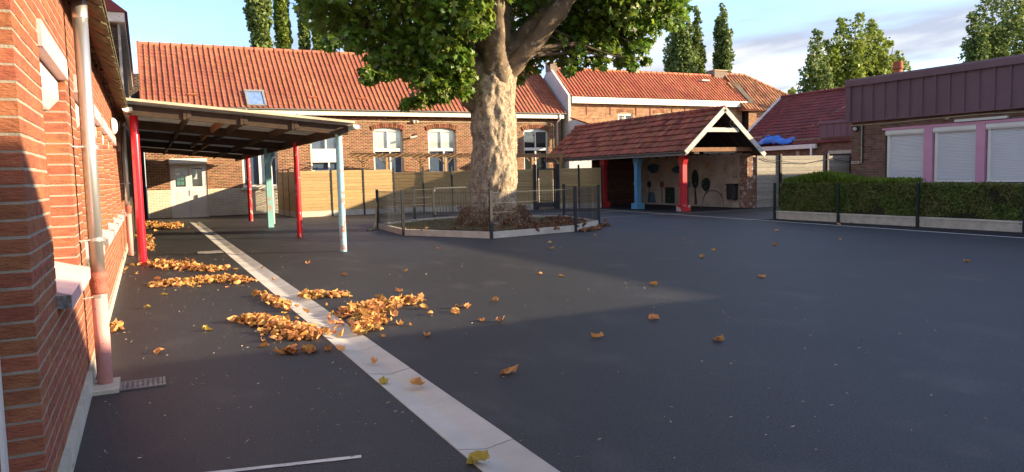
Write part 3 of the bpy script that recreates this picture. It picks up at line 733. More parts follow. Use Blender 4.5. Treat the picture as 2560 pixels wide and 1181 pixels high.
# arches, windows
def back_window(a, b, sill, kind):
    w = sub('window', BB, ((a + b) / 2, YB, sill))
    n = 15; wd = b - a; R_ = ((wd / 2) ** 2 + RISE ** 2) / (2 * RISE); cx, czc = (a + b) / 2, SPR + RISE - R_
    th = math.asin((wd / 2 + 0.06) / R_)
    for k in range(n):
        t = -th + 2 * th * (k + 0.5) / n
        g = G(); d = Vector((math.sin(t), 0, math.cos(t))); p = Vector((cx, YB - 0.015, czc))
        g.beam(p + d * (R_ + 0.005), p + d * (R_ + 0.235), 2 * th * R_ / n * 0.80, 0.06, up=(0, 1, 0)); g.build('arch_brick', m_brick_b, BW)
    g = G(); yf = YB + 0.09
    g.box(a, a + 0.08, yf, yf + 0.07, sill, SPR); g.box(b - 0.08, b, yf, yf + 0.07, sill, SPR)
    hp = []
    for k in range(9):
        t = -math.asin(wd / 2 / R_) * (1 - k / 4.0); hp.append((cx + R_ * math.sin(t), yf, czc + R_ * math.cos(t)))
    g.poly([(a, yf, SPR - 0.06)] + hp + [(b, yf, SPR - 0.06)], (0, 0.07, 0))
    zm = 3.02
    g.box(a + 0.08, b - 0.08, yf - 0.01, yf + 0.07, zm - 0.06, zm + 0.10)
    g.box(cx - 0.035, cx + 0.035, yf, yf + 0.07, zm + 0.10, SPR - 0.06)
    g.box(a + 0.08, b - 0.08, yf, yf + 0.07, sill, sill + 0.08)
    g.box(cx - 0.04 + (0.12 if kind != 'dark' else 0), cx + 0.04 + (0.12 if kind != 'dark' else 0), yf, yf + 0.07, sill + 0.08, zm - 0.06)
    g.build('frame', m_white, w)
    for x0_, x1_ in ((a + 0.08, cx - 0.035), (cx + 0.035, b - 0.08)):
        g = G(); g.box(x0_, x1_, yf + 0.03, yf + 0.036, zm + 0.10, SPR - 0.06); g.build('pane', m_glass, w)
    g = G(); g.box(a + 0.08, b - 0.08, yf + 0.03, yf + 0.036, sill + 0.08, zm - 0.06); g.build('pane', m_glass, w)
    if kind == 'blind':
        g = G(); g.box(a + 0.05, b - 0.05, yf + 0.085, yf + 0.09, zm + 0.05, SPR); g.build('blind', m_blind, w)
    if kind == 'panel':
        g = G(); g.box(a + 0.08, b - 0.08, yf - 0.012, yf + 0.02, 2.45, zm - 0.061); g.build('panel', m_white, w)
    if (a + b) / 2 in (14.34,): pass
    g = G(); g.box(a + 0.02, b - 0.02, yf + 0.12, yf + 0.14, sill, SPR); g.build('window_backing', m_blue_in if kind != 'dark' else m_dark_in, w)  # dark windows: near-black sheet stands in for the unlit room
    g = G(); g.box(a - 0.04, b + 0.04, YB - 0.05, yf, sill - 0.07, sill); g.build('sill', m_whitebrick, w)
for a, b, c, k in bw: back_window(a, b, max(c, 1.3), k)
w = sub('window', BB, (5.0, YB, 1.3)); a, b, c, d = tall; yf = YB + 0.06; cx = (a + b) / 2
g = G(); g.box(a, a + 0.09, yf, yf + 0.07, c, d); g.box(b - 0.09, b, yf, yf + 0.07, c, d); g.box(a + 0.09, b - 0.09, yf, yf + 0.07, c, c + 0.1); g.box(cx - 0.06, cx + 0.06, yf - 0.01, yf + 0.07, c + 0.1, d); g.box(a + 0.09, b - 0.09, yf, yf + 0.07, d - 0.09, d)
g.build('frame', m_white, w)
for x0_, x1_ in ((a + 0.09, cx - 0.06), (cx + 0.06, b - 0.09)):
    g = G(); g.box(x0_, x1_, yf + 0.03, yf + 0.036, c + 0.1, d - 0.09); g.build('pane', m_glass, w)
g = G(); g.box(a, b, yf + 0.12, yf + 0.14, c, d); g.build('window_backing', m_blue_in, w)
g = G(); g.box(a - 0.1, b + 0.1, YB - 0.09, yf, c - 0.12, c); g.build('sill', m_whitebrick, w)
# double door with shutter box
D = sub('double_door', BB, (1.84, YB, 0)); a, b, c, d = door; yf = YB + 0.03; cx = (a + b) / 2
g = G(); g.box(a, a + 0.07, yf, yf + 0.08, 0.03, d); g.box(b - 0.07, b, yf, yf + 0.08, 0.03, d); g.box(a + 0.07, b - 0.07, yf, yf + 0.08, d - 0.08, d); g.box(a, b, yf - 0.08, yf + 0.1, 0, 0.03); g.build('frame', m_white, D)
for k, (x0_, x1_) in enumerate(((a + 0.075, cx - 0.005), (cx + 0.005, b - 0.075))):
    lf = sub('door_leaf', D, ((x0_ + x1_) / 2, yf, 0))
    g = G(); s = 0.13; gz0, gz1 = 1.42, d - 0.22
    g.box(x0_, x1_, yf + 0.01, yf + 0.06, 0.035, gz0); g.box(x0_, x1_, yf + 0.01, yf + 0.06, gz1, d - 0.085)
    g.box(x0_, x0_ + s, yf + 0.01, yf + 0.06, gz0, gz1); g.box(x1_ - s, x1_, yf + 0.01, yf + 0.06, gz0, gz1); g.build('panel', m_white, lf)
    g = G()
    for j in range(7):
        xa = x0_ + 0.14 + j * 0.068; g.box(xa, xa + 0.06, yf + 0.002, yf + 0.0098, 0.22, 1.22)
    g.build('board_facing', m_white, lf)
    g = G(); g.box(x0_ + s, x1_ - s, yf + 0.035, yf + 0.04, gz0, gz1); g.build('pane', m_glass, lf)
    if k == 0:
        for zq in (1.5, 1.72):
            for xq in (0.2, 0.36):
                g = G(); g.box(x0_ + xq, x0_ + xq + 0.13, yf + 0.05, yf + 0.06, zq, zq + 0.17); g.build('green_notice', flat('green_notice', (0.05, 0.32, 0.24)), lf)
        g = G(); g.box(x0_ + 0.17, x0_ + 0.34, yf + 0.05, yf + 0.06, 1.95, 2.05); g.build('paper_notice', m_blind, lf)
    else:
        g = G(); P = [(x0_ + 0.17, yf + 0.05, 1.76), (x0_ + 0.36, yf + 0.05, 1.76), (x0_ + 0.36, yf + 0.05, 2.16), (x0_ + 0.29, yf + 0.05, 2.16), (x0_ + 0.31, yf + 0.05, 2.0), (x0_ + 0.26, yf + 0.05, 1.85)]
        g.poly(P, (0, 0.01, 0)); g.build('white_notice', m_blind, lf)
g = G(); g.box(cx - 0.03, cx + 0.02, yf - 0.006, yf + 0.0008, 1.0, 1.25); g.build('handle_plate', m_gutter_grey, D)
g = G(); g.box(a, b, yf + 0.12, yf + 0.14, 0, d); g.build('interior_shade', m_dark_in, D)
g = G(); g.poly([(a - 0.02, YB - 0.13, d + 0.02), (a - 0.02, YB + 0.08, d - 0.06), (a - 0.02, YB + 0.08, d + 0.22), (a - 0.02, YB - 0.10, d + 0.22), (a - 0.02, YB - 0.13, d + 0.16)], (b - a + 0.04, 0, 0)); g.build('shutter_box', m_white, D)
# roof
EZ, RZ, RY = 5.02, 8.42, 41.15
Vs = Vector((0, RY - (YB - 0.40), RZ - EZ)); Ls = Vs.length
TW, TGa = 0.245, 0.285
NV = int(Ls / TGa); TGa = Ls / NV
X0, X1 = 0.06, XR + 0.06
TW = (X1 - X0) / round((X1 - X0) / TW); NU = round((X1 - X0) / TW)
g = G(); g.poly([(X0, YB - 0.36, EZ - 0.05), (X0, RY, RZ - 0.04), (X0, 2 * RY - YB, EZ)], (X1 - X0 - 0.02, 0, 0)); RF = g.build('roof', m_underroof, BB)
tT = roof_T((X0, YB - 0.40, EZ), (1, 0, 0), Vs, NU, NV, TW, TGa, seed=4)
def seen_roof(x, y, p): return not (940 < x < 1300 and y < 260) and y < 290 and not (y > 245 + (x - 310) * 0.1 and x < 870)
pieces('roof_tile', 'roof_tiling', tile_base(TW, TGa + 0.03, ROLL), tT, m_tile, RF, 300, seen_roof)
tT = roof_T((X1, 2 * RY - YB + 0.4, EZ), (-1, 0, 0), (0, -Vs.y, Vs.z), NU, NV, TW, TGa, seed=5)
o = joined('rear_roof_tiling', tile_base(TW, TGa + 0.03, ROLL), tT, m_tile, RF); o['kind'] = 'stuff'
def ridge(parent, p, q, r, step, m, lab='ridge_tile'):
    p, q = Vector(p), Vector(q); n = max(1, int((q - p).length / step)); d = (q - p) / n
    for k in range(n):
        g = G(); a = p + d * k; b = p + d * (k + 1) + d * 0.06
        g.tube([a, a + d * 0.12, a + d * 0.13, b], [r * 1.14, r * 1.14, r, r * 0.97], 10); g.build(lab, m, parent, True)
ridge(RF, (X0, RY, RZ + 0.01), (X1, RY, RZ + 0.01), 0.10, 0.49, m_tile)
g = G(); g.beam((X0 - 0.01, YB - 0.40, EZ + 0.03), (X0 - 0.01, RY, RZ + 0.06), 0.05, 0.14); g.build('verge', m_tile, RF)
g = G(); g.beam((X1 + 0.02, YB - 0.40, EZ + 0.02), (X1 + 0.02, RY, RZ + 0.05), 0.05, 0.12); g.build('verge', m_tile, RF)
def on_roof(x, z, lift=0.05):   # point on the front slope at height z
    k = (z - EZ) / Vs.z; nn = Vector((0, -Vs.z, Vs.y)).normalized()
    return Vector((x, YB - 0.40 + Vs.y * k, z)) + nn * lift
sk = sub('skylight', RF, on_roof(5.0, 5.5))
def roof_quad(g, x0, x1, z0, z1, l0, l1):
    a = [on_roof(x0, z0, l0), on_roof(x1, z0, l0), on_roof(x1, z1, l0), on_roof(x0, z1, l0)]; b = [on_roof(x0, z0, l1), on_roof(x1, z0, l1), on_roof(x1, z1, l1), on_roof(x0, z1, l1)]
    g.add(a + b, [(4, 5, 6, 7), (0, 1, 5, 4), (1, 2, 6, 5), (2, 3, 7, 6), (3, 0, 4, 7)])
sz0, sz1, sx0, sx1 = 5.08, 5.80, 4.52, 5.42
g = G(); roof_quad(g, sx0, sx0 + 0.1, sz0, sz1, 0.0, 0.13); roof_quad(g, sx1 - 0.1, sx1, sz0, sz1, 0.0, 0.13); roof_quad(g, sx0 + 0.1, sx1 - 0.1, sz0, sz0 + 0.06, 0.0, 0.12); roof_quad(g, sx0 - 0.02, sx1 + 0.02, sz1, sz1 + 0.08, 0.0, 0.15); g.build('frame', m_gutter_grey, sk)
g = G(); roof_quad(g, sx0 + 0.1, sx1 - 0.1, sz0 + 0.06, sz1, 0.02, 0.10); g.build('pane', mat('skylight_film', (0.13, 0.22, 0.46), (0.22, 0.33, 0.58), ns=4, rough=0.2, spec=0.5), sk)
for xv in (2.0, 7.5, 9.95, 12.3, 14.2, 18.2):
    g = G(); roof_quad(g, xv, xv + 0.42, 5.60, 5.66, 0.03, 0.085); g.build('vent_tile', m_tile2, RF)
g = G(); roof_quad(g, 11.2, 12.4, 7.35, 7.48, 0.04, 0.11); g.build('slipped_tile', m_tile2, RF)
g = G(); roof_quad(g, 11.3, 12.35, 7.22, 7.34, 0.045, 0.07); g.build('lead_patch', m_render, RF)
# cable, spotlights and small fittings on the facade
g = G(); g.tube([(6.4, YB - 0.03, 4.46), (9.0, YB - 0.03, 4.50), (11.3, YB - 0.03, 4.47), (14.0, YB - 0.03, 4.50), (17.0, YB - 0.03, 4.47), (20.9, YB - 0.03, 4.5), (21.15, YB - 0.03, 4.4), (21.15, YB - 0.03, 2.6)], 0.018, 6); g.build('facade_cable', m_cream_edge, BB)
SP = empty('twin_spotlight', (12.85, YB, 4.45), 'small twin security spotlight beneath the cream fascia', 'lamp')
g = G(); g.box(12.70, 13.0, YB - 0.06, YB - 0.002, 4.50, 4.58); g.build('bracket', m_gutter_grey, SP)
for xx in (12.76, 12.95):
    g = G(); g.tube([(xx, YB - 0.06, 4.52), (xx, YB - 0.16, 4.48), (xx, YB - 0.17, 4.475)], [0.03, 0.065, 0.05], 12); g.build('lamp_head', m_white, SP, True)
CB = empty('wall_camera', (12.8, YB, 3.75), 'dark surveillance camera on the brick pier between arched windows', 'camera')
g = G(); g.box(12.75, 12.95, YB - 0.06, YB - 0.002, 3.66, 3.86); g.build('mount', m_brick_dark, CB)
g = G(); g.beam((12.9, YB - 0.08, 3.74), (12.45, YB - 0.30, 3.66), 0.09, 0.09); g.build('camera_body', m_gutter_grey, CB)

# ------------------------------------------------------------------ honey coloured board fence
WF = empty('board_fence', (10.1, 32.75, 0), 'honey coloured horizontal board fence with dark steel posts round the plane tree side', 'fence')
def fence_panel(parent, p, q, z0, z1, m, step=0.145, gravel=True, th=0.035):
    p, q = Vector((*p, 0)), Vector((*q, 0)); d = (q - p).normalized()
    if gravel:
        g = G(); g.beam(p + Vector((0, 0, z0 / 2)), q + Vector((0, 0, z0 / 2)), 0.045, z0); g.build('gravel_board', m_kerb, parent)
    n = int(round((z1 - z0) / step)); st = (z1 - z0) / n
    for k in range(n):
        zc = z0 + (k + 0.5) * st; g = G(); off = d.cross(Vector((0, 0, 1))) * rnd.uniform(-0.003, 0.003)
        a, b = p + d * 0.02 + off, q - d * 0.02 + off; nn = d.cross(Vector((0, 0, 1))) * (th / 2)
        h = st / 2 - 0.0004; c = 0.013
        for sgn in (1,):
            prof = [(-1, -h), (1, -h + 0), (1.0, h), (-1, h)]
            vs = []
            for e in (a, b):
                for (s_, zq) in ((-0.35, -h), (0.35, -h), (1, -h + c), (1, h - c), (0.35, h), (-0.35, h), (-1, h - c), (-1, -h + c)):
                    vs.append(e + nn * s_ + Vector((0, 0, zc + zq)))
            fs = [(i, (i + 1) % 8, 8 + (i + 1) % 8, 8 + i) for i in range(8)] + [tuple(range(7, -1, -1)), tuple(range(8, 16))]
            g.add(vs, [f[::-1] for f in fs])
        g.build('board', m, parent)
def fence_post(parent, p, z1, w=0.07, m=None):
    g = G(); g.box(p[0] - w / 2, p[0] + w / 2, p[1] - w / 2, p[1] + w / 2, 0, z1); return g.build('post', m or m_anthra, parent)
ret = [(5.70, 36.9), (5.72, 35.5), (5.74, 34.1), (5.77, 32.75)]
main = [(5.77, 32.75), (7.31, 32.75), (8.73, 32.75), (10.13, 32.75)]
low = [(10.13, 32.75), (11.34, 32.2), (12.52, 31.66), (13.73, 31.11), (14.84, 30.61), (15.95, 30.1)]
end = [(16.9, 29.67), (17.79, 29.27), (18.75, 28.84)]
for seg, zt in ((ret, 1.97), (main, 1.98), (low, 1.84), (end, 1.84)):
    for a, b in zip(seg, seg[1:]): fence_panel(WF, a, b, 0.25, zt, m_fence)
for p in ret[:3]: fence_post(WF, p, 2.12)
for p in main + low[1:5]: fence_post(WF, p, 2.06)
for p in end[1:]: fence_post(WF, p, 2.0)
GT = empty('fence_gate', (16.4, 29.9, 0), 'dark steel framed gate with board infill in the board fence', 'gate')
for p in ((15.95, 30.1), (16.9, 29.67)): fence_post(GT, p, 2.05, 0.14)
for p in ((16.08, 30.04), (16.77, 29.73)): fence_post(GT, p, 1.86, 0.06)
fence_panel(GT, (16.12, 30.02), (16.73, 29.75), 0.3, 1.80, m_fence, gravel=False)
g = G(); g.beam((16.1, 30.03, 1.83), (16.75, 29.74, 1.83), 0.05, 0.06); g.beam((16.1, 30.03, 0.2), (16.75, 29.74, 0.2), 0.05, 0.2); g.build('rail', m_anthra, GT)
# pergola behind it
PG = empty('pergola', (14, 33, 0), 'slatted timber pergola behind the board fence', 'pergola')
f0, f1, k0, k1 = Vector((9.55, 33.7, 2.62)), Vector((18.45, 31.75, 2.46)), Vector((9.2, 36.6, 2.74)), Vector((18.9, 35.6, 2.58))
g = G(); g.beam(f0, f1, 0.07, 0.12); g.build('beam', m_pergola, PG); g = G(); g.beam(k0, k1, 0.07, 0.12); g.build('beam', m_pergola, PG)
for t in (0.06, 0.36, 0.66, 0.985):
    for A, B in ((f0, f1), (k0, k1)):
        p = A.lerp(B, t); g = G(); g.box(p.x - 0.06, p.x + 0.06, p.y - 0.06, p.y + 0.06, 0, p.z - 0.06); g.build('post', m_pergola, PG)
        dd = (B - A).normalized()
        for s in (-1, 1):
            g = G(); g.beam(p + Vector((0, 0, -0.42)), p + dd * (0.36 * s) + Vector((0, 0, -0.05)), 0.05, 0.05); g.build('brace', m_pergola, PG)
for k in range(30):
    t = k / 29; a, b = f0.lerp(f1, t), k0.lerp(k1, t); up = Vector((0, 0, 0.085 + rnd.uniform(0, 0.02)))
    g = G(); g.beam(a + up + Vector((0, -0.2, 0)), b + up, 0.045, 0.05); g.build('slat', m_pergola, PG)
g = G(); g.beam((14.0, 35.2, 2.75), (15.3, 34.9, 2.98), 0.12, 0.025); g.build('loose_board', m_pergola, PG)
BK = empty('wall_bracket', (6.9, YB, 2.3), 'dark metal folding bracket beside the white panelled window', 'bracket')
g = G(); g.beam((6.6, YB - 0.45, 2.32), (7.4, YB - 0.45, 2.42), 0.03, 0.03); g.build('arm', m_black, BK); g = G(); g.beam((6.95, YB - 0.45, 2.36), (6.95, YB, 2.36), 0.03, 0.03); g.build('stay', m_black, BK)

# ------------------------------------------------------------------ tiled open shelter with painted posts
SH = empty('tiled_shelter', (20.4, 27, 0), 'open playground shelter with red brown tiled gable roof on painted posts', 'shelter')
GY, FY = 22.62, 33.8
RX, RZ2, EX, EZ2, EX2, EZ3 = 20.42, 3.98, 18.52, 2.34, 22.42, 2.24
g = G()
g.poly([(EX + 0.08, GY + 0.08, EZ2 - 0.01), (RX, GY + 0.08, RZ2 - 0.06), (RX, GY + 0.08, RZ2 - 0.14), (EX + 0.08, GY + 0.08, EZ2 - 0.09)], (0, FY - GY - 0.1, 0)); SR = g.build('roof', m_underroof, SH)
g = G()
g.poly([(EX2 - 0.08, GY + 0.08, EZ3 - 0.01), (RX, GY + 0.08, RZ2 - 0.06), (RX, GY + 0.08, RZ2 - 0.14), (EX2 - 0.08, GY + 0.08, EZ3 - 0.09)], (0, FY - GY - 0.1, 0)); g.build('roof', m_underroof, SH)
Vl = Vector((RX - EX, 0, RZ2 - EZ2)); n_r = 7; gl = Vl.length / n_r
sT = roof_T((EX, FY, EZ2), (0, -1, 0), Vl, 46, n_r, (FY - GY) / 46, gl, seed=21, jit=0.009)
pieces('roof_tile', 'roof_tiling', tile_base((FY - GY) / 46 * 0.97, gl + 0.04, FLAT, 0.055, 0.05), sT, m_tile5, SR, 300)
Vr = Vector((RX - EX2, 0, RZ2 - EZ3))
sT = roof_T((EX2, GY, EZ3), (0, 1, 0), Vr, 46, n_r, (FY - GY) / 46, Vr.length / n_r, seed=22)
o = joined('rear_roof_tiling', tile_base((FY - GY) / 46 * 0.97, Vr.length / n_r + 0.04, FLAT, 0.035, 0.03), sT, m_tile5, SR); o['kind'] = 'stuff'
ridge(SR, (RX, GY, RZ2 + 0.02), (RX, FY, RZ2 + 0.02), 0.10, 0.38, m_tile5)
for ex, ez in ((EX - 0.03, EZ2 - 0.05), (EX2 + 0.10, EZ3 - 0.09)):
    g = G(); g.beam((ex, GY - 0.02, ez), (RX, GY - 0.02, RZ2 - 0.01), 0.035, 0.19, up=(0, 0, 1)); g.build('barge_board', m_white_dirty, SH)
# the little mark at the apex of the gable board
g = G()
for a, b in (((-.07, .05), (-.02, .05)), ((-.07, .05), (-.07, 0)), ((-.07, 0), (-.02, 0)), ((-.02, 0), (-.02, -.05)), ((-.02, -.05), (-.07, -.05)), ((.02, -.05), (.02, .05)), ((.02, .05), (.07, .05)), ((.07, .05), (.07, -.05)), ((.02, 0), (.07, 0))):
    g.beam((RX - 0.01 + a[0], GY - 0.04, 3.90 + a[1]), (RX - 0.01 + b[0], GY - 0.04, 3.90 + b[1]), 0.012, 0.004, up=(0, 1, 0))
g.build('stencilled_mark', m_black, SH)
g = G(); g.box(19.60, 21.20, GY + 0.04, GY + 0.12, 3.08, 3.25); g.build('collar_beam', m_white_dirty, SH)
g = G(); g.box(18.98, 22.1, GY + 0.22, GY + 0.36, 2.33, 2.49); g.build('tie_beam', m_warm_wood, SH)
g = G(); g.box(18.75, 18.80, GY + 0.1, GY + 0.3, 2.34, 2.46); g.build('block', m_white_dirty, SH)
for yy in (26.5, 29.2, 32.0):
    g = G(); g.box(19.05, 22.1, yy - 0.06, yy + 0.06, 2.33, 2.49); g.build('tie_beam', m_dark_wood, SH)
for k in range(15):
    yy = GY + 0.7 + k * 0.72
    for ex, ez in ((EX + 0.12, EZ2), (EX2 - 0.12, EZ3)):
        g = G(); g.beam((ex, yy, ez - 0.13), (RX, yy, RZ2 - 0.20), 0.06, 0.09); g.build('rafter', m_dark_wood, SH)
g = G(); g.box(19.02, 19.26, GY + 0.12, FY - 0.1, 2.24, 2.328); g.build('wall_plate', m_dark_wood, SH)
g = G(); n = 8
pr = [(0.055 * math.cos(math.pi + math.pi * k / n), 0.055 * math.sin(math.pi + math.pi * k / n)) for k in range(n + 1)]
g.add([(EX - 0.055 + a, yy, EZ2 + 0.0 + z) for yy in (GY, FY) for a, z in pr], [(k, k + 1, n + 2 + k, n + 1 + k)[::-1] for k in range(n)]); g.build('gutter', m_gutter_grey, SH, True)
g = G(); g.box(EX + 0.02, EX + 0.05, GY + 0.05, FY, EZ2 - 0.15, EZ2 - 0.03); g.build('eaves_board', m_gutter_grey, SH)
def shelter_post(y, m, mp_):
    x = 19.14; P = sub('post', SH, (x, y, 0))
    g = G(); w, f = 0.105, 0.045
    sec = [(0.25, w), (1.85, w), (2.06, 0.19), (2.24, 0.20)]
    for (za, wa), (zb, wb) in zip(sec, sec[1:]):
        vs = [(x - w, y - wa, za), (x + w, y - wa, za), (x + w, y + wa, za), (x - w, y + wa, za), (x - w, y - wb, zb), (x + w, y - wb, zb), (x + w, y + wb, zb), (x - w, y + wb, zb)]
        g.add(vs, [(0, 1, 5, 4), (1, 2, 6, 5), (2, 3, 7, 6), (3, 0, 4, 7)])
    g.build('shaft', m, P)
    g = G(); g.box(x - 0.125, x + 0.125, y - 0.125, y + 0.125, 1.05, 1.13); g.build('band', m, P)
    g = G(); g.poly([(x - 0.2, y - 0.21, 0), (x + 0.2, y - 0.21, 0), (x + 0.2, y + 0.21, 0), (x - 0.2, y + 0.21, 0)], (0, 0, 0.26)); g.build('plinth', mp_, P)
m_plinth_r = mat('chipped_red_plinth', (0.55, 0.03, 0.03), (0.48, 0.03, 0.03), ns=3, rough=0.7, chips=(3.0, 0.54, 0.56, (0.46, 0.42, 0.36)))
m_plinth_r2 = mat('red_plinth', (0.55, 0.03, 0.03), (0.45, 0.03, 0.03), ns=3, rough=0.7)
m_red_s = mat('shelter_red', (0.58, 0.025, 0.035), (0.50, 0.022, 0.03), ns=3, rough=0.45, spec=0.4, chips=(16, 0.68, 0.7, (0.45, 0.30, 0.26)))
shelter_post(23.55, m_red_s, m_plinth_r); shelter_post(26.6, m_blue2, m_blue2); shelter_post(29.25, m_red_s, m_plinth_r2)
# painted brick wall with a faded mural
MX = 22.1
MW = brick_wall(SH, 'mural_wall', (MX, 33.4, 0), (0, -1, 0), (-1, 0, 0), 9.9, 0.02, 2.3, [], m_mural_wall, m_mural_wall, 0.28, L=0.22, H=0.062, gap=0.012, seed=31)
g = G(); g.box(MX - 0.014, MX - 0.006, 23.62, 24.55, 0.02, 2.12); g.build('render_patch', mat('stained_render', (0.50, 0.42, 0.32), (0.32, 0.26, 0.19), ns=2, rough=0.95, chips=(5, 0.6, 0.68, (0.20, 0.15, 0.11))), SH)
brick_wall(SH, 'pier', (MX - 0.02, 23.12, 0), (1, 0, 0), (0, -1, 0), 0.46, 0.02, 2.24, [], m_patch_brick, m_mortar_r, 0.3, L=0.21, H=0.062, gap=0.012, seed=32)
o = brick_wall(SH, 'pier_side', (MX - 0.03, 23.55, 0), (0, -1, 0), (-1, 0, 0), 0.44, 0.02, 2.2, [], m_patch_brick, m_mural_wall, 0.03, L=0.21, H=0.062, gap=0.012, seed=33)
g = G(); g.box(MX - 0.03, MX + 0.38, 23.10, 23.45, 2.2, 2.27); g.build('pier_cap', m_mortar_r, SH)
for k in range(20):
    g = G(); g.box(19.4, 22.05, 30.6 - rnd.uniform(0, 0.006), 30.64, 0.15 + k * 0.105, 0.15 + k * 0.105 + 0.1); g.build('end_plank', m_plank, SH)
g = G(); g.box(19.4, 22.05, 30.64, 30.7, 0, 2.3); g.build('end_wall', m_plank, SH)
def mural(pts, m, name):
    g = G(); g.poly([(MX - 0.016 - 0.0004 * len(name), y, z) for y, z in pts], (0.004, 0, 0)); return g.build(name, m, SH)
def ell(cy, cz_, a, b, n=18, ph=0.0, wob=0.0): return [(cy + a * math.cos(2 * math.pi * k / n) * (1 + wob * math.sin(3 * 2 * math.pi * k / n + ph)), cz_ + b * math.sin(2 * math.pi * k / n)) for k in range(n)]
p_green = flat('mural_dark_green', (0.022, 0.04, 0.028)); p_blue = flat('mural_blue', (0.05, 0.12, 0.17)); p_brown = flat('mural_brown', (0.16, 0.08, 0.055)); p_or = flat('mural_orange', (0.50, 0.23, 0.05)); p_red = flat('mural_red', (0.28, 0.07, 0.05)); p_blk = flat('mural_black', (0.03, 0.03, 0.03)); p_bl2 = flat('mural_pale_blue', (0.10, 0.16, 0.22))
mural(ell(26.35, 1.22, 0.24, 0.42), p_green, 'painted_crown'); mural([(26.42, 0.08), (26.32, 0.85), (26.39, 0.85), (26.22, 0.08)], p_brown, 'painted_stem')
mural(ell(25.63, 0.98, 0.28, 0.30, 18, 1.0, 0.06), p_green, 'painted_crown'); mural([(25.67, 0.6), (25.66, 0.8), (25.61, 0.8), (25.60, 0.6)], p_brown, 'painted_stem')
mural(ell(29.4, 1.75, 0.45, 0.24, 22, 0.5, 0.16), p_blue, 'painted_cloud'); mural(ell(27.65, 1.66, 0.32, 0.17, 22, 1.5, 0.18), p_blue, 'painted_cloud')
for dy, dz in ((0, 0), (0.10, 0.08), (-0.10, 0.08), (0.08, -0.08), (-0.08, -0.08)): mural(ell(25.55 + dy, 1.84 + dz, 0.05, 0.05, 10), p_or, 'painted_petal')
for k in range(38):
    t = k / 37 * math.pi; yy = 25.2 + 0.66 * math.cos(t); zz_ = 0.06 + 0.66 * math.sin(t) ** 0.7
    mural(ell(yy, zz_, 0.022, 0.026, 8), p_blk, 'painted_dot')
mural([(28.5, 0.1), (27.8, 0.1), (27.8, 0.85), (28.5, 0.85)], p_green, 'painted_house')
mural([(29.9, 0.1), (29.2, 0.1), (29.35, 0.6), (29.8, 0.62)], p_bl2, 'painted_hill')
for yy, mm in ((29.75, p_blk), (28.75, p_red), (27.35, p_red), (26.85, p_bl2)):
    mural(ell(yy, 0.98, 0.17, 0.16, 14), mm, 'painted_cap'); mural([(yy + 0.04, 0.12), (yy - 0.04, 0.12), (yy - 0.03, 0.88), (yy + 0.03, 0.88)], p_brown, 'painted_stem')
g = G(); g.box(19.75, 21.3, GY + 0.37, GY + 0.45, 2.26, 2.325); o = g.build('fluorescent_lamp', m_tube_lamp); tag(o, 'white fluorescent strip lamp below the tie beam of the tiled shelter', 'lamp')
BN = empty('wall_bin', (MX - 0.15, 23.85, 0.35), 'black metal litter bin fixed to the mural wall', 'bin')
g = G(); by, bz = 23.85, 0.36
for (za, wa), (zb, wb) in (((bz, 0.20), (bz + 0.05, 0.23)), ((bz + 0.05, 0.23), (bz + 0.62, 0.25))):
    n = 16; ring = lambda z, w_: [(MX - 0.17 + 0.14 * math.copysign(abs(math.cos(t)) ** 0.5, math.cos(t)), by + w_ * math.copysign(abs(math.sin(t)) ** 0.5, math.sin(t)), z) for t in [2 * math.pi * k / n for k in range(n)]]
    g.add(ring(za, wa) + ring(zb, wb), [(k, (k + 1) % n, n + (k + 1) % n, n + k) for k in range(n)])
g.build('body', m_bin, BN, True)
g = G(); g.box(MX - 0.32, MX - 0.02, by - 0.26, by + 0.26, bz + 0.62, bz + 0.66); g.build('rim', m_black, BN)
g = G(); g.box(MX - 0.02, MX - 0.005, by - 0.1, by + 0.1, bz + 0.2, bz + 0.6); g.build('bracket', m_black, BN)

# ------------------------------------------------------------------ second house with white gable
H2 = empty('brick_house', (28, 39, 0), 'two storey brick house with white gable end and long cream gutter board', 'building')
Y2, A2, B2 = 37.35, 22.1, 35.2
w2 = [(25.50, 26.55, 4.35, 5.08), (28.15, 29.15, 4.35, 5.08)]
def seen2(x, y, p): return y < 330 and not (y > 318 - (x - 1440) * 0.13)
W2 = brick_wall(H2, 'wall', (A2, Y2, 0), (1, 0, 0), (0, -1, 0), B2 - A2, 3.3, 5.62, [(a - A2, b - A2, c, d) for a, b, c, d in w2], m_brick_h, m_mortar_y, 0.3, L=0.24, H=0.062, gap=0.018, seed=41,
                ops=[arch(a - A2, b - A2, c, d, 0.30) for a, b, c, d in w2], seen=seen2)
g = G(); g.box(A2, B2, Y2 + 0.02, Y2 + 3.6, 0, 3.3); g.box(A2, B2, Y2 + 0.31, Y2 + 3.6, 3.3, 5.7); g.build('body', m_render, H2)
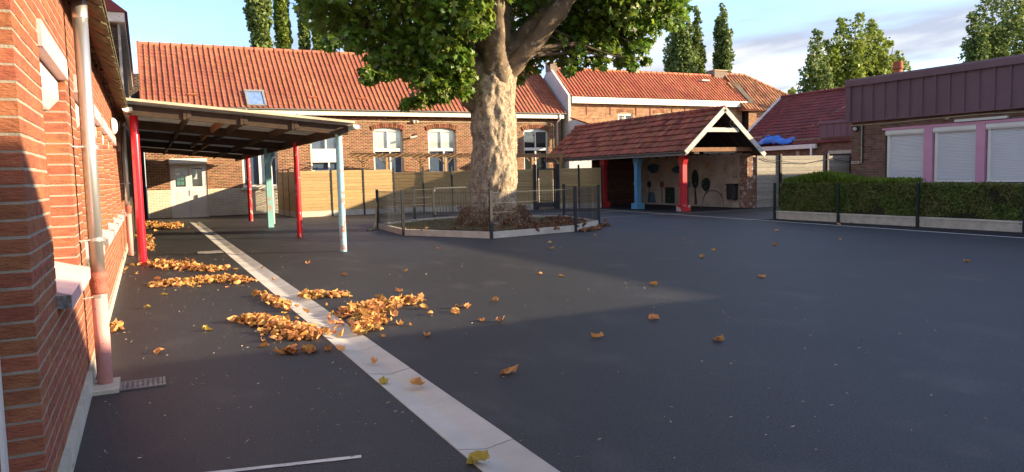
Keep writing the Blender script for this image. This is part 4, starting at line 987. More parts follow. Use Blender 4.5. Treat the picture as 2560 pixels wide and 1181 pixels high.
for a, b, c, d in w2:
    w = sub('window', H2, ((a + b) / 2, Y2, c)); cx = (a + b) / 2
    g = G(); g.box(a, a + 0.07, Y2 + 0.06, Y2 + 0.12, c, d); g.box(b - 0.07, b, Y2 + 0.06, Y2 + 0.12, c, d); g.box(a, b, Y2 + 0.05, Y2 + 0.13, d - 0.09, d + 0.1); g.box(cx - 0.03, cx + 0.03, Y2 + 0.06, Y2 + 0.12, c, d - 0.09); g.build('frame', m_white, w)
    for x0_, x1_ in ((a + 0.07, cx - 0.03), (cx + 0.03, b - 0.07)):
        g = G(); g.box(x0_, x1_, Y2 + 0.09, Y2 + 0.095, c, d - 0.09); g.build('pane', m_glass, w)
    g = G(); g.box(a, b, Y2 + 0.2, Y2 + 0.22, c, d); g.build('window_backing', m_blind, w)
    for k in range(11):
        x = a - 0.06 + (b - a + 0.12) * (k + 0.5) / 11; g = G(); zc = d + 0.07 - 0.5 * ((x - cx) / (b - a)) ** 2 * 0.5
        g.box(x - 0.04, x + 0.04, Y2 - 0.02, Y2 + 0.06, zc + 0.03, zc + 0.24); g.build('arch_brick', m_brick_h, W2)
for xa in (23.3, 24.95, 26.8, 27.85, 29.5, 30.5, 32.3, 34.0):
    g = G(); g.box(xa, xa + 0.045, Y2 - 0.03, Y2 - 0.006, 5.0, 5.48); g.build('wall_anchor', m_rust, H2)
g = G(); g.box(A2 + 0.05, B2 + 0.35, Y2 - 0.32, Y2 - 0.28, 5.62, 5.98); g.build('gutter_board', m_fascia, H2)
R2Y, R2Z = 39.25, 7.86
Vb = Vector((0, R2Y - (Y2 - 0.30), R2Z - 6.0)); nv = 9; nu = 56
g = G(); g.poly([(A2 + 0.02, Y2 - 0.25, 5.94), (A2 + 0.02, R2Y, R2Z - 0.05), (A2 + 0.02, 2 * R2Y - Y2 + 0.25, 5.94)], (B2 - A2 + 0.2, 0, 0)); R2 = g.build('roof', m_underroof, H2)
pieces('roof_tile', 'roof_tiling', tile_base((B2 - A2 + 0.2) / nu, Vb.length / nv + 0.03, ROLL), roof_T((A2, Y2 - 0.30, 6.0), (1, 0, 0), Vb, nu, nv, (B2 - A2 + 0.2) / nu, Vb.length / nv, seed=42), m_tile2, R2, 300)
ridge(R2, (A2, R2Y, R2Z + 0.02), (B2 + 0.1, R2Y, R2Z + 0.02), 0.09, 0.42, m_tile2)
g = G(); g.poly([(A2 - 0.03, Y2 - 0.30, 0), (A2 - 0.03, Y2 - 0.30, 6.04), (A2 - 0.03, R2Y, R2Z + 0.10), (A2 - 0.03, 2 * R2Y - Y2 + 0.3, 6.04), (A2 - 0.03, 2 * R2Y - Y2 + 0.3, 0)], (-0.16, 0, 0)); g.build('gable_wall', m_render, H2)
g = G(); g.box(A2 - 0.22, A2 + 0.35, R2Y - 0.25, R2Y + 0.35, R2Z - 0.2, R2Z + 0.32); g.build('chimney', m_mortar_r, R2)
g = G(); g.box(A2 - 0.26, A2 + 0.39, R2Y - 0.29, R2Y + 0.39, R2Z + 0.32, R2Z + 0.36); g.build('chimney_cap', m_mortar_y, R2)
g = G(); g.box(34.4, 35.5, R2Y - 0.2, R2Y + 0.45, R2Z - 0.3, R2Z + 0.34); g.build('chimney', m_mortar_r, R2)
g = G(); g.box(34.35, 35.55, R2Y - 0.25, R2Y + 0.5, R2Z + 0.34, R2Z + 0.40); g.build('chimney_cap', m_mortar_y, R2)
g = G(); g.box(32.9, 33.5, Y2 + 1.15, Y2 + 1.35, 7.40, 7.50); g.build('lead_patch', m_render, R2)
g = G(); g.poly([(B2 + 0.20, Y2 - 0.35, 6.05), (B2 + 0.20, R2Y, R2Z + 0.14), (B2 + 0.20, R2Y, R2Z - 0.2), (B2 + 0.20, Y2 - 0.35, 5.75)], (0.45, 0, 0)); g.build('verge_strip', m_mortar_d, R2)
g = G(); g.poly([(A2 - 0.25, 36.3, 4.6), (A2 - 0.25, 34.0, 3.95), (A2 - 0.25, 34.0, 3.5), (A2 - 0.25, 36.9, 3.5), (A2 - 0.25, 36.9, 4.6)], (0.12, 0, 0)); g.build('flank_wall', m_render, H2)
g = G(); g.poly([(A2 - 0.2, 36.9, 4.75), (A2 + 0.7, 36.9, 4.2), (A2 + 0.7, 33.8, 3.6), (A2 - 0.2, 33.8, 4.0)], (0, 0, 0.06)); g.build('lean_to_roof', m_tile5, H2)

# third house: hipped ochre roof
H3 = empty('hipped_house', (38, 38, 0), 'brick house with weathered ochre hipped roof beyond the shelter', 'building')
E3Y, E3Z = 36.55, 5.42
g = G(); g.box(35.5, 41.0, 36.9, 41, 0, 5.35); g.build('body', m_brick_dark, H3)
brick_wall(H3, 'wall', (35.3, 36.86, 0), (1, 0, 0), (0, -1, 0), 5.6, 3.2, 5.36, [], m_brick_b, m_mortar_y, 0.03, L=0.24, H=0.062, gap=0.018, seed=51, nmax=120)
Vc = Vector((0, R2Y - E3Y, 8.02 - E3Z)); nv3 = 12; nu3 = 24; w3 = 0.26; x03 = 34.75
hip = lambda a, b: a < 2.35 + (1 - b / Vc.length) * 4.6 and a > 0.75 * (b / Vc.length) - 0.2
g = G(); g.add([(x03, E3Y + 0.05, E3Z - 0.05), (41.4, E3Y + 0.05, E3Z - 0.05), (37.1, R2Y, 7.94), (35.3, R2Y, 7.94), (41.4, 42.0, E3Z - 0.05), (x03, 42.0, E3Z - 0.05)],
               [(0, 1, 2, 3), (1, 4, 2), (4, 5, 3, 2), (5, 0, 3), (0, 5, 4, 1)]); R3 = g.build('roof', m_tile3, H3)
pieces('roof_tile', 'roof_tiling', tile_base(w3, Vc.length / nv3 + 0.03, ROLL), roof_T((x03, E3Y, E3Z), (1, 0, 0), Vc, nu3 + 2, nv3, w3, Vc.length / nv3, seed=52, clip=hip), m_tile3, R3, 300)
ridge(R3, (35.4, R2Y, 8.04), (37.1, R2Y, 8.04), 0.09, 0.42, m_tile3); ridge(R3, (37.1, R2Y, 8.04), (41.5, E3Y, E3Z + 0.05), 0.09, 0.42, m_tile3)
g = G(); g.box(37.35, 37.75, 36.1, 36.45, 5.35, 6.15); g.build('zinc_flashing', m_zinc, H3)

# fourth house: dark red roof, white gutter
H4 = empty('low_house', (29, 27, 0), 'low brick house with dark red tiled roof and white gutter behind the grey fence', 'building')
X4, E4Z, R4X, R4Z, ya4, yb4 = 28.0, 2.72, 31.3, 5.42, 22.4, 30.2
Vd = Vector((R4X - X4 + 0.15, 0, R4Z - E4Z)); nv4, nu4 = 17, 33
g = G(); g.poly([(X4, ya4, E4Z - 0.02), (R4X, ya4, R4Z - 0.05), (2 * R4X - X4, ya4, E4Z)], (0, yb4 - ya4, 0)); R4 = g.build('roof', m_underroof, H4)
pieces('roof_tile', 'roof_tiling', tile_base((yb4 - ya4) / nu4 * 0.98, Vd.length / nv4 + 0.03, FLAT, 0.03, 0.025), roof_T((X4 - 0.15, yb4, E4Z), (0, -1, 0), Vd, nu4, nv4, (yb4 - ya4) / nu4, Vd.length / nv4, seed=61), m_tile4, R4, 300, seen=lambda x, y, p: x < 2115)
ridge(R4, (R4X, yb4, R4Z + 0.03), (R4X, ya4, R4Z + 0.03), 0.10, 0.4, m_tile4)
g = G(); g.beam((X4 - 0.15, yb4 + 0.05, E4Z + 0.02), (R4X, yb4 + 0.05, R4Z + 0.06), 0.2, 0.05); g.build('verge', m_white_dirty, R4)
brick_wall(H4, 'wall', (X4, 30.0, 0), (0, -1, 0), (-1, 0, 0), 7.6, 0.9, 2.98, [], m_brick_r, m_mortar_r, 0.3, L=0.21, H=0.062, gap=0.013, seed=62, nmax=200, seen=lambda x, y, p: y < 392 and x < 2115)
g = G(); g.box(X4 + 0.02, 34, 22.42, 30.0, 0, 2.7); g.build('body', m_brick_r, H4)
g = G(); g.box(X4 - 0.26, X4 - 0.14, 24.75, 30.2, 2.50, 2.70); g.box(X4 - 0.14, X4 - 0.002, 24.75, 30.2, 2.50, 2.53); g.build('gutter_box', m_white, H4)
g = G(); g.tube([(X4 - 0.3, 24.95, 2.66), (X4 - 0.3, 24.95, 0.1)], 0.05, 10); g.build('downpipe', m_white, H4, True)
for k in range(6):
    g = G(); ya = 24.72 - k * 0.36
    g.poly([(X4 - 0.05, ya, 2.99), (X4 - 0.05, ya - 0.04, 2.99), (X4 - 0.02, ya - 0.08, 2.99), (X4 - 0.02, ya - 0.35, 2.99), (X4 + 0.3, ya - 0.35, 2.99), (X4 + 0.3, ya, 2.99)], (0, 0, 0.58)); g.build('cladding_panel', m_clad, H4)
g = G(); g.box(X4 - 0.09, X4 + 0.35, 22.4, 24.78, 3.57, 3.72); g.build('cladding_cap', m_clad, H4)
g = G(); g.box(X4 - 0.07, X4 + 0.3, 22.4, 24.75, 2.95, 2.985); g.build('cladding_trim', m_clad, H4)
g = G(); g.box(X4 - 0.02, X4 - 0.005, 25.9, 26.1, 2.18, 2.4); g.build('vent_cover', m_cream_edge, H4)
g = G(); g.box(X4 - 0.05, X4 - 0.006, 22.3, 24.2, 2.2, 2.35); g.build('door_lintel', m_plinth, H4)
g = G(); g.box(X4 - 0.03, X4 - 0.006, 22.3, 24.1, 0.0, 2.2); g.build('dark_doorway', m_black, H4)
g = G(); g.beam((30.5, 24.6, 4.85), (28.75, 26.3, 3.42), 0.03, 0.03); g.build('conduit', m_cream_edge, R4)
# tarpaulin lying on the gutter
TP = G(); nx, ny = 10, 26
for i in range(nx):
    for j in range(ny):
        s, t = i / (nx - 1), j / (ny - 1); yy = 28.55 - 2.25 * t; env = max(0.0, math.sin(math.pi * t)) ** 0.6
        xx = X4 - 0.36 + 0.46 * s + 0.10 * noise.noise(Vector((yy * 2.1, s, 8))); base = E4Z + 0.07 + max(0, xx - X4 + 0.15) * 0.82
        hmp = env * (0.30 + 0.08 * math.sin(yy * 3.0)) * max(0.0, math.sin(math.pi * (s * 0.92 + 0.04))) ** 0.7 + (0.10 * noise.noise(Vector((xx * 5, yy * 3.5, 0))) + 0.05 * noise.noise(Vector((xx * 12, yy * 9, 0)))) * env + 0.03
        TP.v.append((xx, yy + 0.06 * noise.noise(Vector((xx * 4, yy * 4, 3))), base + hmp - (0.08 if i == 0 else 0)))
for i in range(nx - 1):
    for j in range(ny - 1): TP.f.append((i * ny + j, i * ny + j + 1, (i + 1) * ny + j + 1, (i + 1) * ny + j))
o = TP.build('tarpaulin', m_tarp, None, True); tag(o, 'crumpled bright blue tarpaulin lying on the white gutter', 'tarpaulin')
o.modifiers.new('thick', 'SOLIDIFY').thickness = 0.01
# silvered board fence between shelter and low house
GF = empty('weathered_fence', (25, 23, 0), 'silver grey weathered board fence between shelter and low house', 'fence')
for a, b, zt in ((22.50, 23.74, 2.14), (23.78, 26.48, 2.12), (26.55, 27.94, 2.10)): fence_panel(GF, (a, 23.05), (b, 23.05), 0.02, zt, m_fence_grey, 0.165, False)
for x in (23.76, 26.5): fence_post(GF, (x, 22.98), 2.2, 0.09, m_black)
g = G(); g.tube([(22.7, 22.98, 2.05), (23.1, 22.97, 1.93), (23.75, 22.92, 1.92), (24.3, 22.97, 1.84), (25.2, 22.97, 1.80), (26.0, 22.97, 1.90), (26.5, 22.92, 1.95), (27.2, 22.97, 1.90), (27.9, 22.97, 1.84)], 0.014, 6)
tag(g.build('sagging_cable', m_cable), 'black cable sagging along the silver grey fence', 'cable')
g = G(); g.tube([(20.75, GY - 0.05, 3.45), (20.9, GY - 0.1, 3.30), (21.6, 23.5, 3.12), (23.2, 24.3, 2.95), (25.5, 25.6, 3.05), (28.9, 26.2, 3.50)], 0.014, 6)
g.tube([(20.75 + 0.10 * math.cos(t), GY - 0.05, 3.40 + 0.12 * math.sin(t)) for t in [k * 0.5 for k in range(14)]], 0.012, 6)
tag(g.build('overhead_cable', m_cable), 'coiled cable running from the shelter gable to the dark red roof', 'cable')

# ------------------------------------------------------------------ flat roofed building with pink window surrounds
RB = empty('flat_roofed_building', (24, 10, 0), 'flat roofed building with plum metal cladding and pink window surrounds', 'building')
BX, BY1 = 21.2, 17.42
sh = [(16.09, 14.82), (14.50, 13.24), (12.94, 11.68), (11.36, 10.10), (9.78, 8.5)]
wz0, wz1 = 1.06, 2.72
hh = [(BY1 - a - 0.06, BY1 - b + 0.03, wz0, wz1) for a, b in sh]
brick_wall(RB, 'wall', (BX, BY1, 0), (0, -1, 0), (-1, 0, 0), 18.4, 0.0, 3.08, hh, m_brick_r, m_mortar_r, 0.3, L=0.22, H=0.068, gap=0.013, seed=71, seen=lambda x, y, p: y < 462)
g = G(); g.box(BX + 0.31, 40, -0.95, BY1 - 0.01, 0, 4.355); g.box(BX, BX + 0.31, BY1 - 0.02, BY1, 0.0, 3.05); g.build('body', m_brick_r, RB)
g = G(); g.box(21.0, 40, -1.0, BY1 + 0.05, 4.36, 4.40); g.build('flat_roof', m_gutter_grey, RB)
npan = 43
for k in range(npan):
    yb = BY1 - 0.12 - k * 0.425; g = G()
    P = [(21.04, yb), (21.04, yb - 0.335), (20.985, yb - 0.35), (20.985, yb - 0.40), (21.04, yb - 0.415), (21.04, yb - 0.424), (21.3, yb - 0.424), (21.3, yb)]
    g.poly([(x, yy, 3.09) for x, yy in P], (0, 0, 1.13)); g.build('cladding_panel', m_clad, RB)
g = G(); g.box(20.975, 21.35, BY1 - 0.12, BY1 + 0.06, 3.06, 4.24); g.build('corner_trim', m_clad, RB)
g = G(); g.poly([(20.94, -1.0, 4.22), (20.94, -1.0, 4.40), (20.97, -1.0, 4.46), (21.45, -1.0, 4.46), (21.45, -1.0, 4.22)], (0, BY1 + 1.08, 0)); g.build('coping', m_clad, RB)
g = G(); g.box(20.96, 21.3, -1.0, BY1 - 0.125, 3.05, 3.085); g.build('drip_trim', m_clad, RB)
for k in range(18):
    yb = BY1 - 0.62 - k * 0.425
    g = G(); g.tube([(20.984, yb - 0.03, 3.45 + 0.03 * (k % 3)), (20.976, yb - 0.03, 3.45 + 0.03 * (k % 3))], 0.012, 6); g.build('screw', m_black, RB)
g = G(); g.box(BX - 0.06, BX + 0.02, -0.9, 16.22, 2.722, 2.795); g.build('pink_lintel', m_pink, RB)
g = G(); g.box(BX - 0.03, BX + 0.02, -0.9, 16.14, 0.80, 1.05); g.build('pink_apron', m_pink, RB)
edges = [b for _, b in sh[:-1]]
for (a, b), (a2, b2) in zip(sh, sh[1:]):
    g = G(); g.box(BX - 0.05, BX + 0.25, a2 + 0.04, b - 0.012, 1.05, 2.722); g.build('pink_pier', m_pink, RB)
for a, b in sh:
    S = sub('shuttered_window', RB, (BX, (a + b) / 2, wz0))
    g = G(); g.poly([(BX + 0.16, b, 2.55), (BX - 0.02, b, 2.55), (BX - 0.045, b, 2.60), (BX - 0.045, b, 2.68), (BX - 0.02, b, 2.72), (BX + 0.16, b, 2.72)], (0, a - b + 0.03, 0)); g.build('shutter_box', m_white, S)
    g = G(); n = 33; zt, zb = 2.55, 1.15; st = (zt - zb) / n
    for k in range(n):
        z = zb + k * st
        g.poly([(BX + 0.065, b + 0.01, z), (BX + 0.085, b + 0.01, z + st * 0.12), (BX + 0.045, b + 0.01, z + st * 0.30), (BX + 0.045, b + 0.01, z + st * 0.72), (BX + 0.07, b + 0.01, z + st), (BX + 0.09, b + 0.01, z + st), (BX + 0.09, b + 0.01, z)], (0, a - b - 0.10, 0))
    g.build('slat_curtain', m_shutter, S)
    g = G(); g.box(BX + 0.02, BX + 0.10, a - 0.09, a, 1.12, 2.55); g.box(BX + 0.02, BX + 0.10, b, b + 0.009, 1.12, 2.55); g.build('guide_rail', m_white, S)
    g = G(); g.box(BX + 0.0, BX + 0.10, b, a, 1.085, 1.118); g.box(BX + 0.03, BX + 0.10, b + 0.01, a - 0.09, 1.12, 1.148); g.build('sill', m_white, S)
    g = G(); g.box(BX + 0.11, BX + 0.2, b - 0.02, a + 0.05, wz0, wz1); g.build('backing', m_dark_in, S)
g = G(); g.tube([(BX - 0.03, 17.42, 2.96), (BX - 0.03, 16.0, 2.95), (BX - 0.03, 14.6, 2.97), (BX - 0.03, 13.2, 2.99), (BX - 0.03, 12.0, 2.955), (BX - 0.03, 9, 2.98), (BX - 0.03, 2, 2.98)], 0.02, 8)
g.tube([(BX - 0.03, 17.0, 2.95), (BX - 0.03, 17.0, 1.72)], 0.018, 8); g.build('conduit', m_cream_edge, RB)
g = G(); g.tube([(BX - 0.045, 16.93, 2.93), (BX - 0.045, 16.93, 1.70)], 0.016, 6); g.build('shadow_cable', m_cable, RB)
g = G(); g.box(BX - 0.07, BX - 0.004, 14.02, 14.14, 2.92, 2.99); g.build('junction_box', m_cream_edge, RB)
SB = empty('switch_box', (BX, 17.2, 1.72), 'small pale switch box low on the brown brick corner', 'switch box')
g = G(); g.box(BX - 0.08, BX - 0.004, 17.06, 17.36, 1.70, 1.79); g.build('case', m_cream_edge, SB)
for yy in (17.12, 17.19, 17.23, 17.31):
    g = G(); g.box(BX - 0.084, BX - 0.0805, yy, yy + 0.025, 1.72, 1.77); g.build('switch', m_black, SB)
LP = empty('corner_lamp', (BX, 17.2, 2.86), 'round bulkhead lamp on the brown brick corner under the cladding', 'lamp')
g = G(); g.tube([(BX - 0.005, 17.22, 2.84), (BX - 0.05, 17.22, 2.84), (BX - 0.06, 17.22, 2.84)], [0.09, 0.09, 0.07], 16); g.build('base', m_black, LP, True)
g = G(); g.tube([(BX - 0.06, 17.22, 2.84), (BX - 0.11, 17.22, 2.84), (BX - 0.14, 17.22, 2.84)], [0.075, 0.065, 0.02], 16); g.build('glass', m_render, LP, True)
g = G(); g.box(BX - 0.12, BX - 0.03, 12.35, 13.83, 2.815, 2.885); tag(g.build('fluorescent_lamp', m_tube_lamp), 'white fluorescent strip lamp above the pink lintel', 'lamp')
CP = empty('flue', (27, 20.06, 4.3), 'terracotta flue pipe rising behind the plum cladding', 'flue')
g = G(); g.tube([(27, 20.06, 4.3), (27, 20.06, 5.4)], 0.16, 14); g.build('pipe', m_pot, CP, True)
g = G(); g.tube([(27, 20.06, 5.4), (27, 20.06, 5.45), (27, 20.06, 5.66), (27, 20.06, 5.7)], [0.19, 0.19, 0.17, 0.19], 14); g.build('pot', m_pot, CP, True)
g = G(); g.box(26.7, 27.3, 19.76, 20.36, 3.8, 4.3); g.build('stack', m_brick_r, CP)
# wing of the same school behind the camera; its roof edge shades the near ground
WG = empty('rear_wing', (18, -4, 0), 'flat roofed brick wing closing the yard on the near side', 'building')
g = G(); g.box(7.5, 30, -8, -0.97, 0, 4.2); g.build('wall', m_brick_r, WG)
g = G(); g.box(7.4, 30, -8.1, -0.95 + 0.02, 4.2, 4.46); g.build('coping', m_clad, WG)

# ------------------------------------------------------------------ hedge, low wall and posts
LW = empty('low_wall', (18.1, 13, 0), 'low pale concrete wall with green posts in front of the hedge', 'wall')
pys = [17.66, 15.22, 12.74, 10.10, 7.4, 4.8]
for a, b in zip(pys, pys[1:]):
    g = G(); g.box(18.05, 18.2, b + 0.03, a - 0.03, 0, 0.22); g.build('wall_panel', m_plinth, LW)
    g = G(); g.box(18.03, 18.22, b + 0.03, a - 0.03, 0.22, 0.255); g.build('coping', m_kerb, LW)
m_postg = mat('green_post', (0.015, 0.035, 0.024), (0.012, 0.028, 0.02), ns=3, rough=0.5)
for y in pys:
    g = G(); g.box(17.98, 18.045, y - 0.03, y + 0.03, 0, 1.13); g.build('post', m_postg, LW)
    g = G(); g.box(17.975, 18.05, y - 0.035, y + 0.035, 1.13, 1.145); g.build('post_cap', m_postg, LW)
HG = empty('hedge', (18.6, 13, 0), 'long clipped dark green hedge with bright new shoots behind low wall', 'hedge')
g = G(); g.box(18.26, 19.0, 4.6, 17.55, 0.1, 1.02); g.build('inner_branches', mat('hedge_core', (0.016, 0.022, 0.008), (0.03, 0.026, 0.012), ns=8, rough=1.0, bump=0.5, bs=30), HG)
def leaf_T(P, size, Nrm=None, spread=1.0, rg=None):
    """random transforms at points P; Nrm biases the leaf normal"""
    rg = rg or RNG; n = len(P)
    d = rg.normal(size=(n, 3)) * spread
    if Nrm is not None: d = d + Nrm
    d /= np.linalg.norm(d, axis=1)[:, None] + 1e-9
    a = rg.normal(size=(n, 3)); a -= (a * d).sum(1)[:, None] * d; a /= np.linalg.norm(a, axis=1)[:, None] + 1e-9
    b = np.cross(d, a); s = size * rg.uniform(0.65, 1.3, n)
    T = np.zeros((n, 4, 4)); T[:, :3, 0] = a * s[:, None]; T[:, :3, 1] = b * s[:, None]; T[:, :3, 2] = d * s[:, None]; T[:, :3, 3] = P; T[:, 3, 3] = 1
    return T
SPRIG = ([(-0.5, -0.14, 0), (0.1, -0.2, 0.08), (0.6, 0, 0), (0.1, 0.2, -0.05), (-0.5, 0.14, 0)], [(0, 1, 2, 3, 4)])
def wob(y, z, k): return np.array([noise.noise(Vector((a * 1.6, b * 2.2, k))) for a, b in zip(y, z)])
n = 42000
yy = RNG.uniform(5, 17.6, n) ; zz_ = RNG.uniform(0.22, 1.12, n)
P = np.stack([18.22 + 0.085 * wob(yy, zz_, 1) + np.abs(RNG.normal(0, 0.035, n)), yy, zz_], 1)
T1 = leaf_T(P, 0.062, np.array((-1.0, 0, 0.4)), 1.2)
n = 12000
yy = RNG.uniform(5, 17.6, n); xx = RNG.uniform(18.2, 19.05, n)
P = np.stack([xx, yy, 1.07 + 0.04 * wob(yy, xx, 4) + RNG.normal(0, 0.02, n) + 0.008 * (yy - 10)], 1)
T2 = leaf_T(P, 0.062, np.array((0, 0, 1.0)), 1.3)
n = 5000
xx = RNG.uniform(18.2, 19.0, n); zz_ = RNG.uniform(0.15, 1.12, n)
T3 = leaf_T(np.stack([xx, 17.58 + 0.04 * wob(xx, zz_, 7) + RNG.normal(0, 0.03, n), zz_], 1), 0.062, np.array((0, 1.0, 0.3)), 1.2)
o = joined('foliage', SPRIG, np.concatenate([T1, T2, T3]), m_hedge, HG); o['kind'] = 'stuff'
n = 5200
yy = np.concatenate([RNG.normal(16.1, 0.75, n // 2), RNG.uniform(13.2, 17.5, n - n // 2)]); yy = np.clip(yy, 12.8, 17.55)
hh_ = 0.20 * np.exp(-((yy - 16.2) / 0.9) ** 2) + 0.07
P = np.stack([18.25 + RNG.uniform(0, 0.75, n), yy, 1.16 + hh_ * RNG.uniform(0, 1, n) + 0.006 * (yy - 12)], 1)
T = leaf_T(P, 0.07, np.array((0, 0, 0.0)), 1.0); up = RNG.normal(size=(n, 3)) * 0.35 + np.array((0, 0, 1)); up /= np.linalg.norm(up, axis=1)[:, None]
s = np.linalg.norm(T[:, :3, 0], axis=1)[:, None]; T[:, :3, 0] = up * s * 1.5; bb = np.cross(up, RNG.normal(size=(n, 3))); bb /= np.linalg.norm(bb, axis=1)[:, None]; T[:, :3, 1] = bb * s; T[:, :3, 2] = np.cross(up, bb) * s
o = joined('new_shoots', SPRIG, T, m_hedge_new, HG); o['kind'] = 'stuff'

# ------------------------------------------------------------------ planting bed round the plane tree
ring = [(6.37, 19.85), (7.84, 17.2), (10.63, 17.7), (12.29, 19.1), (12.95, 22.3), (10.55, 25.2), (9.12, 24.9), (8.24, 24.4), (6.58, 23.1)]
ctr = Vector((9.6, 21.0, 0))
KB = empty('planter_kerb', (9.6, 21, 0), 'pale kerb ring round the plane tree bed', 'kerb')
def inner(p, t): v = Vector((*p, 0)); return v + (ctr - v).normalized() * t
for a, b in zip(ring, ring[1:] + ring[:1]):
    A, B = Vector((*a, 0)), Vector((*b, 0)); a2, b2 = inner(a, 0.14), inner(b, 0.14); d = (B - A).normalized() * 0.004
    g = G(); g.poly([A + d, B - d, b2 - d, a2 + d], (0, 0, 0.165)); g.build('kerb_stone', m_kerb, KB)
g = G(); g.poly([inner(p, 0.13) for p in ring], (0, 0, 0.10)); tag(g.build('planting_bed', m_soil), 'bare soil inside the kerb ring', kind='structure')
def in_ring(x, y, m_=0.16):
    q = [inner(p, m_) for p in ring]; c = False; j = len(q) - 1
    for i in range(len(q)):
        if (q[i].y > y) != (q[j].y > y) and x < (q[j].x - q[i].x) * (y - q[i].y) / (q[j].y - q[i].y) + q[i].x: c = not c
        j = i
    return c
Pg = []
while len(Pg) < 9000:
    x, y = rnd.uniform(6.3, 13), rnd.uniform(17.2, 25.2)
    if in_ring(x, y) and math.hypot(x - 9.56, y - 20.85) > 0.85 and noise.noise(Vector((x * 0.9, y * 0.9, 5))) > -0.25 - 0.5 * (x < 9): Pg.append((x, y, 0.10))
Pg = np.array(Pg); n = len(Pg)
T = np.zeros((n, 4, 4)); T[:, 3, 3] = 1; up = RNG.normal(size=(n, 3)) * 0.55 + np.array((0, 0, 1)); up /= np.linalg.norm(up, axis=1)[:, None]; sd_ = np.cross(up, RNG.normal(size=(n, 3))); sd_ /= np.linalg.norm(sd_, axis=1)[:, None]
hs = RNG.uniform(0.03, 0.085, n)[:, None]; T[:, :3, 0] = sd_ * 0.012; T[:, :3, 1] = up * hs; T[:, :3, 2] = np.cross(sd_, up) * 0.01; T[:, :3, 3] = Pg
o = joined('grass', ([(-0.5, 0, 0), (0.5, 0, 0), (0.1, 1, 0.5)], [(0, 1, 2)]), T, m_grass); tag(o, 'short yellowing grass in the tree bed', 'grass', kind='stuff')
# wire mesh fence on the kerb
MF = empty('mesh_fence', (9.6, 21, 0), 'low anthracite wire mesh fence with posts around the plane tree', 'fence')
for p in ring:
    g = G(); g.box(p[0] - 0.035, p[0] + 0.035, p[1] - 0.035, p[1] + 0.035, 0, 1.225); g.build('post', m_anthra, MF)
    g = G(); g.box(p[0] - 0.038, p[0] + 0.038, p[1] - 0.038, p[1] + 0.038, 1.225, 1.245); g.build('post_cap', m_black, MF)
for i, (a, b) in enumerate(zip(ring, ring[1:] + ring[:1])):
    if i == 5: continue
    A, B = Vector((*a, 0)), Vector((*b, 0)); L_ = (B - A).length; d = (B - A) / L_; g = G()
    for k in range(1, int(L_ / 0.055)):
        p = A + d * (k * 0.055); g.beam(p + Vector((0, 0, 0.17)), p + Vector((0, 0, 1.2)), 0.0042, 0.0042, up=(0, 1, 0))
    for z in (0.20, 0.42, 0.66, 0.90, 1.17): g.beam(A + Vector((0, 0, z)), B + Vector((0, 0, z)), 0.009, 0.008)
    g.build('mesh_panel', m_anthra, MF)
FG = empty('bed_gate', (9.8, 25, 0), 'small barred steel gate in the mesh fence behind the trunk', 'gate')
A, B = Vector((10.50, 25.16, 0)), Vector((9.17, 24.94, 0)); d = (B - A).normalized(); L_ = (B - A).length
g = G(); g.beam(A + Vector((0, 0, 1.2)), B + Vector((0, 0, 1.2)), 0.04, 0.04); g.beam(A + Vector((0, 0, 0.22)), B + Vector((0, 0, 0.22)), 0.04, 0.04)
for e in (A, B): g.beam(e + Vector((0, 0, 0.2)), e + Vector((0, 0, 1.22)), 0.045, 0.045, up=(0, 1, 0))
g.build('frame', m_anthra, FG)
for k in range(1, 11):
    g = G(); p = A + d * (L_ * k / 11); g.beam(p + Vector((0, 0, 0.24)), p + Vector((0, 0, 1.18)), 0.022, 0.022, up=(0, 1, 0)); g.build('bar', m_anthra, FG)
for z in (0.3, 1.12):
    g = G(); g.box(B.x - 0.05, B.x + 0.03, B.y - 0.06, B.y - 0.02, z - 0.03, z + 0.03); g.build('hinge', m_zinc, FG)
g = G(); g.tube([(6.45, 22.95, 0.95), (6.50, 22.9, 0.8), (6.47, 22.9, 0.5), (6.42, 22.8, 0.25), (6.3, 22.6, 0.05), (6.1, 22.35, 0.02), (6.0, 22.3, 0.02), (6.25, 22.5, 0.02), (6.45, 22.75, 0.02)], 0.022, 8)
tag(g.build('garden_hose', m_hose, None, True), 'yellow garden hose hanging from the mesh fence corner post', 'hose')

# ------------------------------------------------------------------ the plane tree
PT = empty('plane_tree', (9.56, 20.85, 0.1), 'huge old plane tree with mottled trunk inside the kerb ring', 'tree')
TX, TY = 9.60, 20.85
g = G(); nr, ns_ = 150, 120
def trunk_c(z): return (TX - 0.02 + 0.05 * math.sin(z * 0.8) + 0.02 * z, TY)
prof = [(0.0, 1.04), (0.12, 0.95), (0.3, 0.85), (0.55, 0.76), (0.9, 0.75), (1.3, 0.76), (1.7, 0.74), (2.1, 0.70), (2.5, 0.70), (3.0, 0.73), (3.4, 0.71), (3.8, 0.70), (4.2, 0.73), (4.6, 0.76), (5.0, 0.62), (5.3, 0.35)]
for i in range(nr):
    z = 5.3 * (i / (nr - 1)); r = np.interp(z, [a for a, _ in prof], [b for _, b in prof]); c = trunk_c(z)
    for k in range(ns_):
        t = 2 * math.pi * k / ns_
        q = Vector((math.cos(t) * 1.4, math.sin(t) * 1.4, z * 0.9))
        root = 0.22 * max(0, 0.7 - z) * math.sin(t * 6 + 1.0)
        bul = 0.08 * noise.noise(q * 1.5) + 0.042 * noise.noise(q * 3.6 + Vector((3, 1, 2))) + 0.022 * noise.noise(q * 8) + 0.012 * noise.noise(q * 17) + 0.06 * max(0, noise.noise(q * 2.2 + Vector((9, 4, 1))))
        flute = 0.03 * math.sin(3 * t + 0.6 * z)
        rr = r * 0.94 + root + bul + flute
        g.v.append((c[0] + rr * math.cos(t), c[1] + rr * math.sin(t), 0.1 + z + 0.03 * noise.noise(q * 4)))
